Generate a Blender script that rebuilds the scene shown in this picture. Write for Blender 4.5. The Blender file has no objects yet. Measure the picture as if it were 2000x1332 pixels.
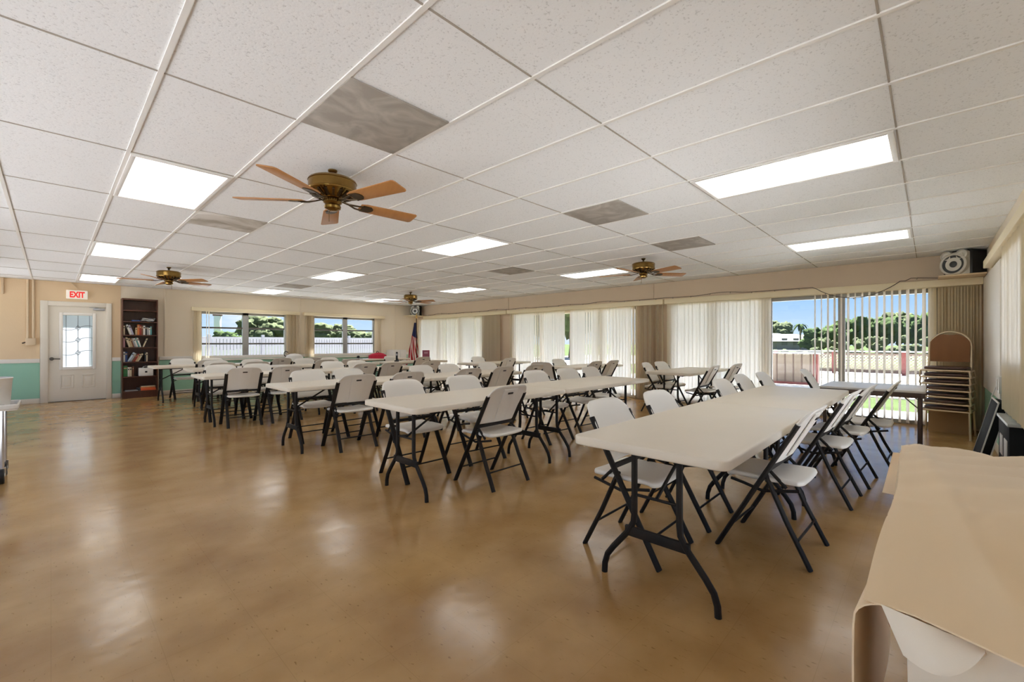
import bpy, bmesh, math, random
from mathutils import Vector, Matrix, noise
random.seed(7)
C = bpy.context.scene.collection
PI = math.pi
R = math.radians

# ------------------------------------------------------------------ materials
def nodes_of(name):
    m = bpy.data.materials.new(name); m.use_nodes = True
    nt = m.node_tree; nt.nodes.clear()
    return m, nt, nt.nodes, nt.links

def mat(name, col, rough=.5, metal=0., var=0., scale=8., bump=0., bscale=60., spec=.5, coat=0., emit=None, estr=0.):
    m, nt, N, L = nodes_of(name)
    out = N.new('ShaderNodeOutputMaterial'); b = N.new('ShaderNodeBsdfPrincipled')
    b.inputs['Base Color'].default_value = (*col, 1); b.inputs['Roughness'].default_value = rough
    b.inputs['Metallic'].default_value = metal; b.inputs['Specular IOR Level'].default_value = spec
    b.inputs['Coat Weight'].default_value = coat
    tc = N.new('ShaderNodeTexCoord')
    if var > 0:
        nz = N.new('ShaderNodeTexNoise'); nz.inputs['Scale'].default_value = scale; nz.inputs['Detail'].default_value = 4
        L.new(tc.outputs['Object'], nz.inputs['Vector'])
        mx = N.new('ShaderNodeMix'); mx.data_type = 'RGBA'
        mx.inputs[6].default_value = (*[c * (1 - var) for c in col], 1); mx.inputs[7].default_value = (*[min(1, c * (1 + var)) for c in col], 1)
        L.new(nz.outputs['Fac'], mx.inputs[0]); L.new(mx.outputs[2], b.inputs['Base Color'])
    if bump > 0:
        n2 = N.new('ShaderNodeTexNoise'); n2.inputs['Scale'].default_value = bscale; n2.inputs['Detail'].default_value = 3
        L.new(tc.outputs['Object'], n2.inputs['Vector'])
        bp = N.new('ShaderNodeBump'); bp.inputs['Strength'].default_value = bump; bp.inputs['Distance'].default_value = .01
        L.new(n2.outputs['Fac'], bp.inputs['Height']); L.new(bp.outputs['Normal'], b.inputs['Normal'])
    if emit:
        b.inputs['Emission Color'].default_value = (*emit, 1); b.inputs['Emission Strength'].default_value = estr
    L.new(b.outputs['BSDF'], out.inputs['Surface'])
    return m

def wood(name, c1, c2, rough=.4, axis='X', scale=3.):
    m, nt, N, L = nodes_of(name)
    out = N.new('ShaderNodeOutputMaterial'); b = N.new('ShaderNodeBsdfPrincipled')
    tc = N.new('ShaderNodeTexCoord'); mp = N.new('ShaderNodeMapping')
    s = {'X': (1, 14, 14), 'Y': (14, 1, 14), 'Z': (14, 14, 1)}[axis]
    mp.inputs['Scale'].default_value = [q * scale for q in s]
    nz = N.new('ShaderNodeTexNoise'); nz.inputs['Scale'].default_value = 1.; nz.inputs['Detail'].default_value = 5
    cr = N.new('ShaderNodeMix'); cr.data_type = 'RGBA'
    cr.inputs[6].default_value = (*c1, 1); cr.inputs[7].default_value = (*c2, 1)
    L.new(tc.outputs['Object'], mp.inputs['Vector']); L.new(mp.outputs['Vector'], nz.inputs['Vector'])
    L.new(nz.outputs['Fac'], cr.inputs[0]); L.new(cr.outputs[2], b.inputs['Base Color'])
    b.inputs['Roughness'].default_value = rough
    L.new(b.outputs['BSDF'], out.inputs['Surface'])
    return m

def vane_mat(name, dcol, tcol, fac):
    m, nt, N, L = nodes_of(name)
    out = N.new('ShaderNodeOutputMaterial')
    d = N.new('ShaderNodeBsdfDiffuse'); d.inputs['Color'].default_value = (*dcol, 1)
    t = N.new('ShaderNodeBsdfTranslucent'); t.inputs['Color'].default_value = (*tcol, 1)
    mx = N.new('ShaderNodeMixShader'); mx.inputs[0].default_value = fac
    L.new(d.outputs[0], mx.inputs[1]); L.new(t.outputs[0], mx.inputs[2]); L.new(mx.outputs[0], out.inputs['Surface'])
    return m

def glass_mat(name, tint=(1, 1, 1), refl=1.):
    m, nt, N, L = nodes_of(name)
    out = N.new('ShaderNodeOutputMaterial')
    t = N.new('ShaderNodeBsdfTransparent'); t.inputs['Color'].default_value = (*tint, 1)
    g = N.new('ShaderNodeBsdfGlossy'); g.inputs['Roughness'].default_value = .02
    f = N.new('ShaderNodeFresnel'); f.inputs['IOR'].default_value = 1.45
    mx = N.new('ShaderNodeMixShader')
    L.new(f.outputs[0], mx.inputs[0]); L.new(t.outputs[0], mx.inputs[1]); L.new(g.outputs[0], mx.inputs[2]); L.new(mx.outputs[0], out.inputs['Surface'])
    return m

def floor_mat():
    m, nt, N, L = nodes_of('vinyl_floor')
    out = N.new('ShaderNodeOutputMaterial'); b = N.new('ShaderNodeBsdfPrincipled')
    tc = N.new('ShaderNodeTexCoord')
    n1 = N.new('ShaderNodeTexNoise'); n1.inputs['Scale'].default_value = 2.2; n1.inputs['Detail'].default_value = 6
    L.new(tc.outputs['Object'], n1.inputs['Vector'])
    c1 = N.new('ShaderNodeValToRGB'); e = c1.color_ramp.elements
    e[0].position = .3; e[0].color = (*FLOOR_A, 1); e[1].position = .72; e[1].color = (*FLOOR_B, 1)
    L.new(n1.outputs['Fac'], c1.inputs[0])
    # tile checks: each 12 inch tile a slightly different tone
    br = N.new('ShaderNodeTexBrick'); br.offset = 0; br.inputs['Scale'].default_value = 1.
    br.inputs['Brick Width'].default_value = .3048; br.inputs['Row Height'].default_value = .3048
    br.inputs['Mortar Size'].default_value = .0012; br.inputs['Color1'].default_value = (1.012, 1.012, 1.012, 1)
    br.inputs['Color2'].default_value = (.985, .985, .985, 1); br.inputs['Mortar'].default_value = (.88, .87, .85, 1)
    L.new(tc.outputs['Object'], br.inputs['Vector'])
    mu = N.new('ShaderNodeMix'); mu.data_type = 'RGBA'; mu.blend_type = 'MULTIPLY'; mu.inputs[0].default_value = 1
    L.new(c1.outputs[0], mu.inputs[6]); L.new(br.outputs['Color'], mu.inputs[7])
    # dark flecks and scuffs of the vinyl
    mp = N.new('ShaderNodeMapping'); mp.inputs['Scale'].default_value = (70, 26, 1); mp.inputs['Rotation'].default_value = (0, 0, .6)
    L.new(tc.outputs['Object'], mp.inputs['Vector'])
    n2 = N.new('ShaderNodeTexNoise'); n2.inputs['Scale'].default_value = 1.; n2.inputs['Detail'].default_value = 3
    L.new(mp.outputs[0], n2.inputs['Vector'])
    c2 = N.new('ShaderNodeValToRGB'); e = c2.color_ramp.elements
    e[0].position = .27; e[0].color = (.55, .5, .43, 1); e[1].position = .35; e[1].color = (1, 1, 1, 1)
    L.new(n2.outputs['Fac'], c2.inputs[0])
    m2 = N.new('ShaderNodeMix'); m2.data_type = 'RGBA'; m2.blend_type = 'MULTIPLY'; m2.inputs[0].default_value = .8
    L.new(mu.outputs[2], m2.inputs[6]); L.new(c2.outputs[0], m2.inputs[7])
    L.new(m2.outputs[2], b.inputs['Base Color'])
    n3 = N.new('ShaderNodeTexNoise'); n3.inputs['Scale'].default_value = 5.; n3.inputs['Detail'].default_value = 2
    L.new(tc.outputs['Object'], n3.inputs['Vector'])
    mr = N.new('ShaderNodeMapRange'); mr.inputs[3].default_value = .1; mr.inputs[4].default_value = .27
    L.new(n3.outputs['Fac'], mr.inputs[0]); L.new(mr.outputs[0], b.inputs['Roughness'])
    b.inputs['Specular IOR Level'].default_value = .48
    n4 = N.new('ShaderNodeTexNoise'); n4.inputs['Scale'].default_value = 7.; n4.inputs['Detail'].default_value = 2
    L.new(tc.outputs['Object'], n4.inputs['Vector'])
    bp = N.new('ShaderNodeBump'); bp.inputs['Strength'].default_value = .16; bp.inputs['Distance'].default_value = .01
    L.new(n4.outputs['Fac'], bp.inputs['Height']); L.new(bp.outputs[0], b.inputs['Normal'])
    L.new(b.outputs[0], out.inputs[0])
    return m

def ceil_mat(name, col):
    m, nt, N, L = nodes_of(name)
    out = N.new('ShaderNodeOutputMaterial'); b = N.new('ShaderNodeBsdfPrincipled')
    tc = N.new('ShaderNodeTexCoord')
    n1 = N.new('ShaderNodeTexNoise'); n1.inputs['Scale'].default_value = 95; n1.inputs['Detail'].default_value = 2
    L.new(tc.outputs['Object'], n1.inputs['Vector'])
    c1 = N.new('ShaderNodeValToRGB'); e = c1.color_ramp.elements
    e[0].position = .3; e[0].color = (*[c * .8 for c in col], 1); e[1].position = .4; e[1].color = (*col, 1)
    L.new(n1.outputs['Fac'], c1.inputs[0]); L.new(c1.outputs[0], b.inputs['Base Color'])
    b.inputs['Roughness'].default_value = .95; b.inputs['Specular IOR Level'].default_value = .1
    bp = N.new('ShaderNodeBump'); bp.inputs['Strength'].default_value = .25; bp.inputs['Distance'].default_value = .004
    L.new(n1.outputs['Fac'], bp.inputs['Height']); L.new(bp.outputs[0], b.inputs['Normal'])
    L.new(b.outputs[0], out.inputs[0])
    return m

def stain_mat(name, c1, c2, scale=6.):
    m, nt, N, L = nodes_of(name)
    out = N.new('ShaderNodeOutputMaterial'); b = N.new('ShaderNodeBsdfPrincipled')
    tc = N.new('ShaderNodeTexCoord')
    n1 = N.new('ShaderNodeTexNoise'); n1.inputs['Scale'].default_value = scale; n1.inputs['Detail'].default_value = 5
    n1.inputs['Distortion'].default_value = 1.2
    L.new(tc.outputs['Object'], n1.inputs['Vector'])
    c = N.new('ShaderNodeValToRGB'); e = c.color_ramp.elements
    e[0].position = .42; e[0].color = (*c1, 1); e[1].position = .68; e[1].color = (*c2, 1)
    L.new(n1.outputs['Fac'], c.inputs[0]); L.new(c.outputs[0], b.inputs['Base Color'])
    b.inputs['Roughness'].default_value = .9
    L.new(b.outputs[0], out.inputs[0])
    return m

def emit_mat(name, col, s):
    m, nt, N, L = nodes_of(name)
    out = N.new('ShaderNodeOutputMaterial'); e = N.new('ShaderNodeEmission')
    tc = N.new('ShaderNodeTexCoord'); nz = N.new('ShaderNodeTexNoise'); nz.inputs['Scale'].default_value = 40
    L.new(tc.outputs['Object'], nz.inputs['Vector'])
    mx = N.new('ShaderNodeMix'); mx.data_type = 'RGBA'
    mx.inputs[6].default_value = (*[c * .96 for c in col], 1); mx.inputs[7].default_value = (*col, 1)
    L.new(nz.outputs['Fac'], mx.inputs[0]); L.new(mx.outputs[2], e.inputs['Color'])
    e.inputs['Strength'].default_value = s
    L.new(e.outputs[0], out.inputs[0])
    return m

def flag_mat():
    # stripes follow the cloth's own UV (u along the hoist, v along the fly), so they stay with the folds
    m, nt, N, L = nodes_of('flag_cloth')
    out = N.new('ShaderNodeOutputMaterial'); b = N.new('ShaderNodeBsdfPrincipled')
    uv = N.new('ShaderNodeUVMap'); sp = N.new('ShaderNodeSeparateXYZ'); L.new(uv.outputs[0], sp.inputs[0])
    mu = N.new('ShaderNodeMath'); mu.operation = 'MULTIPLY'; mu.inputs[1].default_value = 6.5; L.new(sp.outputs[0], mu.inputs[0])
    fr = N.new('ShaderNodeMath'); fr.operation = 'FRACT'; L.new(mu.outputs[0], fr.inputs[0])
    gt = N.new('ShaderNodeMath'); gt.operation = 'GREATER_THAN'; gt.inputs[1].default_value = .5; L.new(fr.outputs[0], gt.inputs[0])
    mx = N.new('ShaderNodeMix'); mx.data_type = 'RGBA'; mx.inputs[6].default_value = (.55, .02, .03, 1); mx.inputs[7].default_value = (.85, .8, .76, 1)
    L.new(gt.outputs[0], mx.inputs[0])
    lt = N.new('ShaderNodeMath'); lt.operation = 'LESS_THAN'; lt.inputs[1].default_value = .42; L.new(sp.outputs[1], lt.inputs[0])
    m2 = N.new('ShaderNodeMix'); m2.data_type = 'RGBA'; m2.inputs[7].default_value = (.02, .03, .12, 1)
    L.new(lt.outputs[0], m2.inputs[0]); L.new(mx.outputs[2], m2.inputs[6]); L.new(m2.outputs[2], b.inputs['Base Color'])
    b.inputs['Roughness'].default_value = .8
    L.new(b.outputs[0], out.inputs[0])
    return m

FLOOR_A = (.36, .2, .07); FLOOR_B = (.54, .345, .145)
LIGHT = 1.5
SUN = 16.
M = dict(
    floor=floor_mat(), tile=ceil_mat('ceiling_tile', (.9, .92, .935)),
    gap=mat('gap_shade', (.42, .38, .33), .8, var=.15, scale=1.2), grid=mat('grid_white', (.86, .85, .82), .5), panel=stain_mat('grey_board', (.36, .33, .29), (.5, .47, .42), 5),
    stain=stain_mat('stained_tile', (.4, .36, .3), (.8, .78, .74), 2.6),
    tan=mat('tan_wall', (.73, .56, .36), .8, var=.05, scale=1.5, bump=.12, bscale=90), cream=mat('cream_paint', (.77, .7, .58), .5, var=.03),
    pale=mat('pale_wall', (.82, .72, .58), .8, var=.04, scale=1.5, bump=.1, bscale=90),
    header=mat('header_wall', (.68, .55, .42), .8, var=.04, scale=1.5, bump=.1, bscale=90),
    white=mat('white_paint', (.82, .79, .74), .45, var=.02), green=mat('green_wainscot', (.3, .56, .43), .6, var=.05, scale=3),
    doorw=mat('door_paint', (.74, .69, .6), .45, var=.02), bronze=mat('window_bronze', (.11, .1, .085), .45, .3, var=.1),
    alu=mat('window_alu', (.36, .36, .35), .5, .3, var=.06), valance=mat('valance_cream', (.83, .72, .5), .5, var=.02),
    vane=vane_mat('vane_vinyl', (.8, .68, .47), (.9, .92, .93), .43), glass=glass_mat('window_glass'),
    frost=vane_mat('frosted_glass', (.75, .78, .8), (.34, .36, .385), .75), lead=mat('lead_came', (.2, .21, .22), .4, .6, var=.05),
    plastic=mat('table_plastic', (.8, .73, .61), .42, var=.03, scale=3, bump=.06, bscale=220), chairw=mat('chair_plastic', (.86, .83, .77), .4, var=.025, scale=3, bump=.04, bscale=200),
    frame=mat('frame_dark', (.022, .019, .017), .55, 0, var=.15, scale=20, spec=.2), cardframe=mat('frame_brown', (.1, .065, .05), .45, .2, var=.1),
    cardtop=mat('card_top', (.72, .7, .66), .3, var=.04), brass=mat('antique_brass', (.27, .165, .05), .2, 1., var=.25, scale=10),
    brassd=mat('brass_dark', (.07, .045, .022), .35, .8, var=.2, scale=10), oak=wood('oak_blade', (.36, .15, .04), (.5, .24, .08), .4, 'X', 2.5),
    walnut=wood('bookcase_wood', (.055, .018, .01), (.12, .042, .022), .35, 'Z', 2.),
    lamp=emit_mat('lamp_diffuser', (1., .98, .94), LIGHT), red=mat('exit_red', (.75, .02, .02), .5, emit=(1, .03, .02), estr=.12, var=.02),
    exitw=mat('exit_white', (.85, .8, .72), .4, var=.02, emit=(1, .9, .78), estr=.07), matblack=mat('matte_black', (.012, .012, .013), .75, var=.2, spec=.15), black=mat('black_plastic', (.015, .015, .016), .4, var=.2),
    darkgrey=mat('dark_cone', (.05, .052, .055), .5, var=.2), silver=mat('silver_plastic', (.55, .55, .54), .3, .5, var=.05),
    speakw=mat('speaker_white', (.72, .69, .63), .4, var=.04), flag=flag_mat(), gold=mat('gold_metal', (.65, .45, .18), .3, .9, var=.1),
    cloth=mat('beige_cloth', (.86, .69, .47), .75, var=.03, scale=2, bump=.05, bscale=400), lining=mat('pale_cloth', (.88, .81, .69), .8, var=.03, bump=.05, bscale=400),
    bagred=mat('red_fabric', (.5, .01, .04), .7, var=.15, scale=15), maroon=mat('maroon_cover', (.28, .06, .1), .5, var=.2, scale=12),
    vinyl=wood('brown_vinyl', (.2, .075, .018), (.27, .11, .03), .6, 'Z', 1.), vinyld=mat('seat_vinyl', (.085, .04, .026), .5, var=.1),
    champagne=mat('champagne_metal', (.62, .5, .33), .3, .75, var=.06), cardboard=mat('cardboard', (.42, .26, .12), .8, var=.06),
    whitep=mat('white_plastic', (.78, .76, .72), .35, var=.03), chrome=mat('chrome', (.7, .7, .7), .15, 1., var=.05),
    pipe=mat('conduit_cream', (.66, .52, .35), .55, var=.04), wire=mat('dark_wire', (.05, .035, .03), .5, var=.2), bulb=mat('small_bulb', (.35, .3, .25), .2, var=.1),
    white_concrete=mat('white_concrete', (.84, .83, .8), .85, var=.04, scale=1.5), concrete=mat('pale_concrete', (.72, .7, .66), .85, var=.06, scale=1.5), asphalt=mat('grey_asphalt', (.42, .41, .4), .9, var=.06), grass=mat('lawn', (.05, .07, .025), .9, spec=.03, var=.35, scale=4),
    redwood=mat('red_painted_wood', (.12, .022, .018), .6, var=.15, scale=5), lattice=mat('lattice_wood', (.3, .25, .2), .7, var=.1), darkwood=mat('dark_wood', (.09, .06, .045), .7, var=.2),
    leaf=mat('leaf_green', (.045, .068, .024), .9, spec=.03, var=.4, scale=4, bump=.9, bscale=5), olive=mat('leaf_olive', (.08, .094, .048), .9, spec=.03, var=.35, scale=2., bump=.9, bscale=5),
    bark=mat('bark', (.18, .13, .09), .9, var=.3), roofw=mat('pale_roof', (.34, .33, .32), .7, var=.05), roofr=mat('terracotta_roof', (.16, .08, .055), .7, var=.15),
    housew=mat('house_wall', (.2, .18, .16), .8, var=.04), fence=mat('white_vinyl', (.27, .27, .28), .5, var=.02), binder=mat('green_binder', (.03, .2, .05), .5, var=.1),
    orange=mat('orange_folder', (.75, .13, .04), .5, var=.1), greyp=mat('grey_metal', (.4, .4, .42), .4, .4, var=.1), signred=mat('sign_red', (.16, .05, .045), .5, var=.1),
    outlet=mat('outlet_grey', (.6, .58, .54), .4, var=.02), marble=mat('grey_laminate', (.42, .43, .42), .4, var=.3, scale=20))

# ------------------------------------------------------------------ mesh builder
class MB:
    def __init__(s): s.v = []; s.f = []
    def add(s, vs, fs):
        k = len(s.v); s.v += [tuple(p) for p in vs]; s.f += [tuple(i + k for i in f) for f in fs]; return s
    def box(s, x0, x1, y0, y1, z0, z1):
        return s.add([(x0, y0, z0), (x1, y0, z0), (x1, y1, z0), (x0, y1, z0), (x0, y0, z1), (x1, y0, z1), (x1, y1, z1), (x0, y1, z1)],
                     [(0, 3, 2, 1), (4, 5, 6, 7), (0, 1, 5, 4), (1, 2, 6, 5), (2, 3, 7, 6), (3, 0, 4, 7)])
    def obox(s, c, ax, ay, az):
        c, ax, ay, az = Vector(c), Vector(ax), Vector(ay), Vector(az)
        k = len(s.v)
        for q in ((-1, -1, -1), (1, -1, -1), (1, 1, -1), (-1, 1, -1), (-1, -1, 1), (1, -1, 1), (1, 1, 1), (-1, 1, 1)):
            s.v.append(tuple(c + ax * q[0] + ay * q[1] + az * q[2]))
        s.f += [tuple(i + k for i in f) for f in [(0, 3, 2, 1), (4, 5, 6, 7), (0, 1, 5, 4), (1, 2, 6, 5), (2, 3, 7, 6), (3, 0, 4, 7)]]
        return s
    def bar(s, a, b, w, h, up=(0, 0, 1)):            # rectangular bar between two points
        a, b = Vector(a), Vector(b); d = (b - a); u = Vector(up)
        sx = d.cross(u)
        if sx.length < 1e-6: sx = d.cross(Vector((1, 0, 0)))
        sx.normalize(); uz = sx.cross(d).normalized()
        return s.obox((a + b) / 2, d / 2, sx * w / 2, uz * h / 2)
    def tube(s, pts, ra, rb=None, n=10, up=(0, 0, 1), cap=True):
        pts = [Vector(p) for p in pts]; rb = rb or ra; rings = []
        for i, p in enumerate(pts):
            t = (pts[min(i + 1, len(pts) - 1)] - pts[max(i - 1, 0)]).normalized()
            u = Vector(up); sx = t.cross(u)
            if sx.length < 1e-3: sx = t.cross(Vector((1, 0, 0)))
            sx.normalize(); sy = sx.cross(t).normalized()
            a_ = ra[i] if isinstance(ra, (list, tuple)) else ra; b_ = rb[i] if isinstance(rb, (list, tuple)) else rb
            rings.append([p + sx * a_ * math.cos(2 * PI * k / n) + sy * b_ * math.sin(2 * PI * k / n) for k in range(n)])
        k0 = len(s.v)
        for r in rings: s.v += [tuple(q) for q in r]
        for i in range(len(rings) - 1):
            for k in range(n):
                a = k0 + i * n + k; b = k0 + i * n + (k + 1) % n
                s.f.append((a, b, b + n, a + n))
        if cap:
            s.f.append(tuple(k0 + k for k in reversed(range(n)))); s.f.append(tuple(k0 + (len(rings) - 1) * n + k for k in range(n)))
        return s
    def lathe(s, prof, c=(0, 0, 0), n=24, axis='Z'):
        k0 = len(s.v)
        for r, z in prof:
            for k in range(n):
                a = 2 * PI * k / n; p = (r * math.cos(a), r * math.sin(a), z)
                if axis == 'Y': p = (p[0], p[2], p[1])
                if axis == 'X': p = (p[2], p[0], p[1])
                s.v.append((p[0] + c[0], p[1] + c[1], p[2] + c[2]))
        for i in range(len(prof) - 1):
            for k in range(n):
                a = k0 + i * n + k; b = k0 + i * n + (k + 1) % n
                s.f.append((a, b, b + n, a + n))
        s.f.append(tuple(k0 + k for k in reversed(range(n)))); s.f.append(tuple(k0 + (len(prof) - 1) * n + k for k in range(n)))
        return s
    def prism(s, outline, z0, z1):
        n = len(outline); k0 = len(s.v)
        s.v += [(x, y, z0) for x, y in outline] + [(x, y, z1) for x, y in outline]
        s.f.append(tuple(k0 + i for i in reversed(range(n)))); s.f.append(tuple(k0 + n + i for i in range(n)))
        for i in range(n): s.f.append((k0 + i, k0 + (i + 1) % n, k0 + n + (i + 1) % n, k0 + n + i))
        return s
    def sheet(s, fn, nu, nv, skip=None):
        k0 = len(s.v)
        for j in range(nv + 1):
            for i in range(nu + 1): s.v.append(tuple(fn(i / nu, j / nv)))
        for j in range(nv):
            for i in range(nu):
                if skip and skip(i, j): continue
                a = k0 + j * (nu + 1) + i; s.f.append((a, a + 1, a + nu + 2, a + nu + 1))
        return s
    def turn(s, mtx, k0=0):
        for i in range(k0, len(s.v)): s.v[i] = tuple(mtx @ Vector(s.v[i]))
        return s
    def build(s, name, m, parent=None, bevel=0., seg=2, smooth=True, solid=0., sub=0, normals=True, angle=35):
        me = bpy.data.meshes.new(name); bm = bmesh.new()
        vs = [bm.verts.new(p) for p in s.v]
        for f in s.f:
            try: bm.faces.new([vs[i] for i in f])
            except ValueError: pass
        if normals: bmesh.ops.recalc_face_normals(bm, faces=bm.faces[:])
        if bevel > 0:
            es = [e for e in bm.edges if len(e.link_faces) == 2 and e.calc_face_angle(0) > R(38)]
            bmesh.ops.bevel(bm, geom=es, offset=bevel, segments=seg, affect='EDGES', profile=.5, clamp_overlap=True)
        bm.to_mesh(me); bm.free()
        me.materials.append(M[m] if isinstance(m, str) else m)
        o = bpy.data.objects.new(name, me); C.objects.link(o)
        if solid or sub:
            if solid:
                md = o.modifiers.new('s', 'SOLIDIFY'); md.thickness = solid; md.offset = 0
            if sub:
                md = o.modifiers.new('b', 'SUBSURF'); md.levels = sub; md.render_levels = sub
            dg = bpy.context.evaluated_depsgraph_get(); dg.update()
            nm = bpy.data.meshes.new_from_object(o.evaluated_get(dg)); o.modifiers.clear()
            o.data = nm; nm.name = name; me = nm
        if smooth:
            me.shade_smooth(); me.set_sharp_from_angle(angle=R(angle))
        if parent: o.parent = parent
        return o

def tag(o, label, cat, group=None, kind=None):
    o['label'] = label; o['category'] = cat
    if group: o['group'] = group
    if kind: o['kind'] = kind
    return o
def thing(name, label, cat, loc=(0, 0, 0), rz=0., group=None):
    o = bpy.data.objects.new(name, None); C.objects.link(o); o.empty_display_size = .1
    o.location = loc; o.rotation_euler = (0, 0, rz)
    return tag(o, label, cat, group)
def struct(name, mb, m, label, cat, **k):
    return tag(mb.build(name, m, **k), label, cat, kind='structure')
def kids(o): return [c for c in bpy.data.objects if c.parent == o]
def dup(src, loc, rz, label, group=None):
    r = src.copy(); C.objects.link(r); r.location = loc; r.rotation_euler = (0, 0, rz); r['label'] = label
    if group: r['group'] = group
    for c in TREE[src.name]:
        n = c.copy(); C.objects.link(n); n.parent = r
        for g in TREE.get(c.name, []):
            q = g.copy(); C.objects.link(q); q.parent = n
    return r
TREE = {}
def remember(root):
    TREE[root.name] = kids(root)
    for c in TREE[root.name]: TREE[c.name] = kids(c)
def rrect(hx, hy, r, n=6):
    o = []
    for cx, cy, a0 in ((hx - r, hy - r, 0), (-hx + r, hy - r, 90), (-hx + r, -hy + r, 180), (hx - r, -hy + r, 270)):
        for k in range(n + 1):
            a = R(a0 + 90 * k / n); o.append((cx + r * math.cos(a), cy + r * math.sin(a)))
    return o
ORD = ['first', 'second', 'third', 'fourth', 'fifth', 'sixth', 'seventh', 'eighth', 'ninth', 'tenth', 'eleventh', 'twelfth', 'thirteenth', 'fourteenth', 'fifteenth', 'sixteenth']

# ------------------------------------------------------------------ camera
TH = 43.6
cam = bpy.data.cameras.new('camera'); co = bpy.data.objects.new('camera', cam); C.objects.link(co)
co.location = (0, 0, 1.215); co.rotation_euler = (R(90), 0, R(TH - 90))
cam.sensor_width = 36; cam.lens = 857.5 / 2000 * 36; cam.shift_y = .0015; cam.clip_start = .02; cam.clip_end = 600
bpy.context.scene.camera = co

# ------------------------------------------------------------------ setting
XL, XR, YF, YB, CZ = -1.5, 8.8, -.55, 12.9, 2.464
struct('floor', MB().box(XL - .1, XR + .15, YF - .1, YB + .15, -.1, 0), 'floor', 'glossy tan vinyl tile floor with scuffs', 'floor', smooth=False)
struct('ceiling', MB().box(XL - .1, XR + .15, YF - .1, YB + .15, CZ + .004, CZ + .2), 'tile', 'white speckled acoustic tile ceiling', 'ceiling', smooth=False)
GX0, GY0, GDX, GDY = .35, 2.576, .6096, 1.2165
g = MB()
for i in range(-3, 14):
    x = GX0 + GDX * i; g.box(x - .011, x + .011, YF, YB, CZ - .003, CZ + .006)
g2 = MB()
for j in range(-2, 9):
    y = GY0 + GDY * j; g2.box(XL, XR, y - .004, y + .004, CZ + .0, CZ + .006)  # grey strips, colour stands for the shadow gaps between tiles
struct('trim_16', g2, 'gap', 'thin grey strips painting the shade in cross seams between ceiling tiles', 'ceiling seam', smooth=False)
struct('trim_1', g, 'grid', 'white metal grid holding the ceiling tiles', 'ceiling grid', smooth=False)

def wall_y(y0, y1, xs, xe, holes, z1=CZ):      # wall in a plane y, holes (x0,x1,z0,z1)
    mb = MB(); x = xs
    for a, b, c, d in sorted(holes):
        mb.box(x, a, y0, y1, 0, z1)
        if c > 0: mb.box(a, b, y0, y1, 0, c)
        mb.box(a, b, y0, y1, d, z1); x = b
    mb.box(x, xe, y0, y1, 0, z1)
    return mb
W1 = (2.5, 4.5, .8, 2.0); W2 = (5.22, 7.16, .8, 2.0); DR = (-.05, .83, 0, 1.975)
struct('wall_back', wall_y(YB, YB + .12, XL, XR + .12, [DR, W1, W2]), 'pale', 'pale tan wall with entrance door and two windows', 'wall', smooth=False)
# tan painted stretch of the same wall around the entrance door
t = MB().box(XL, -.155, YB - .006, YB, .89, CZ).box(-.155, .915, YB - .006, YB, 2.06, CZ).box(.915, 1.06, YB - .006, YB, .89, CZ)
struct('trim_2', t, 'tan', 'darker tan wall paint around the entrance door', 'wall panel', smooth=False)
O1, O2, O3 = (9.45, 12.72), (4.62, 8.28), (-.08, 3.85)
def wall_x(x0, x1, ys, ye, holes):
    mb = MB(); y = ys
    for a, b, c, d in sorted(holes):
        mb.box(x0, x1, y, a, 0, CZ)
        if c > 0: mb.box(x0, x1, a, b, 0, c)
        mb.box(x0, x1, a, b, d, CZ); y = b
    mb.box(x0, x1, y, ye, 0, CZ); return mb
struct('wall_right', wall_x(XR, XR + .12, YF - .1, YB, [(a, b, .0, 2.0) for a, b in (O1, O2, O3)]), 'header', 'tan wall with sliding glass doors behind vertical blinds', 'wall', smooth=False)
# glazing added to the unseen side wall and behind the camera, bringing in daylight
LH = [(-.1 + 2.6 * k, 2.3 + 2.6 * k) for k in range(0, 5)]
mb = MB(); y = YF - .1
for a, b in LH: mb.box(XL - .1, XL, y, a, 0, CZ); mb.box(XL - .1, XL, a, b, 2.1, CZ); y = b
mb.box(XL - .1, XL, y, YB + .12, 0, CZ)
struct('wall_left', mb, 'tan', 'tan unseen side wall with daylight openings added', 'wall', smooth=False)
W3 = (4.9, 6.6, .95, 2.02)
FH = [(1.7, 4.7, 0, 1.9)]  # unseen opening added to let daylight reach the ceiling
struct('wall_front', wall_y(YF - .1, YF, XL, XR, [W3] + FH), 'pale', 'pale wall with a blinds covered window', 'wall', smooth=False)
# wainscot, chair rails and baseboards
for n, (a, b) in enumerate([(XL, -.155), (.915, 1.06), (1.72, XR)]):
    w = MB().box(a, b, YB - .012, YB - .006 if n < 2 else YB, .09, .81)
    struct('trim_%d' % (3 + n), w, 'green', 'mint green wainscot panel on door wall, ' + ['by the conduit', 'between door and bookcase', 'under the windows'][n], 'wainscot', smooth=False)
    struct('trim_%d' % (6 + n), MB().box(a, b, YB - .03, YB, .81, .89), 'white', 'white chair rail on door wall, ' + ['by the conduit', 'between door and bookcase', 'under the windows'][n], 'chair rail', bevel=.006)
    struct('baseboard_back' if n == 0 else 'baseboard_back.%03d' % n, MB().box(a, b, YB - .022, YB, 0, .1), 'doorw', 'cream baseboard on door wall, ' + ['by the conduit', 'between door and bookcase', 'under the windows'][n], 'baseboard', bevel=.005)
struct('trim_9', MB().box(5.0, XR, YF, YF + .01, .09, .74), 'green', 'mint green wainscot under the side window', 'wainscot', smooth=False)
struct('baseboard_front', MB().box(3.2, XR, YF, YF + .02, 0, .1), 'doorw', 'cream baseboard below the side window', 'baseboard', bevel=.005)
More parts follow.
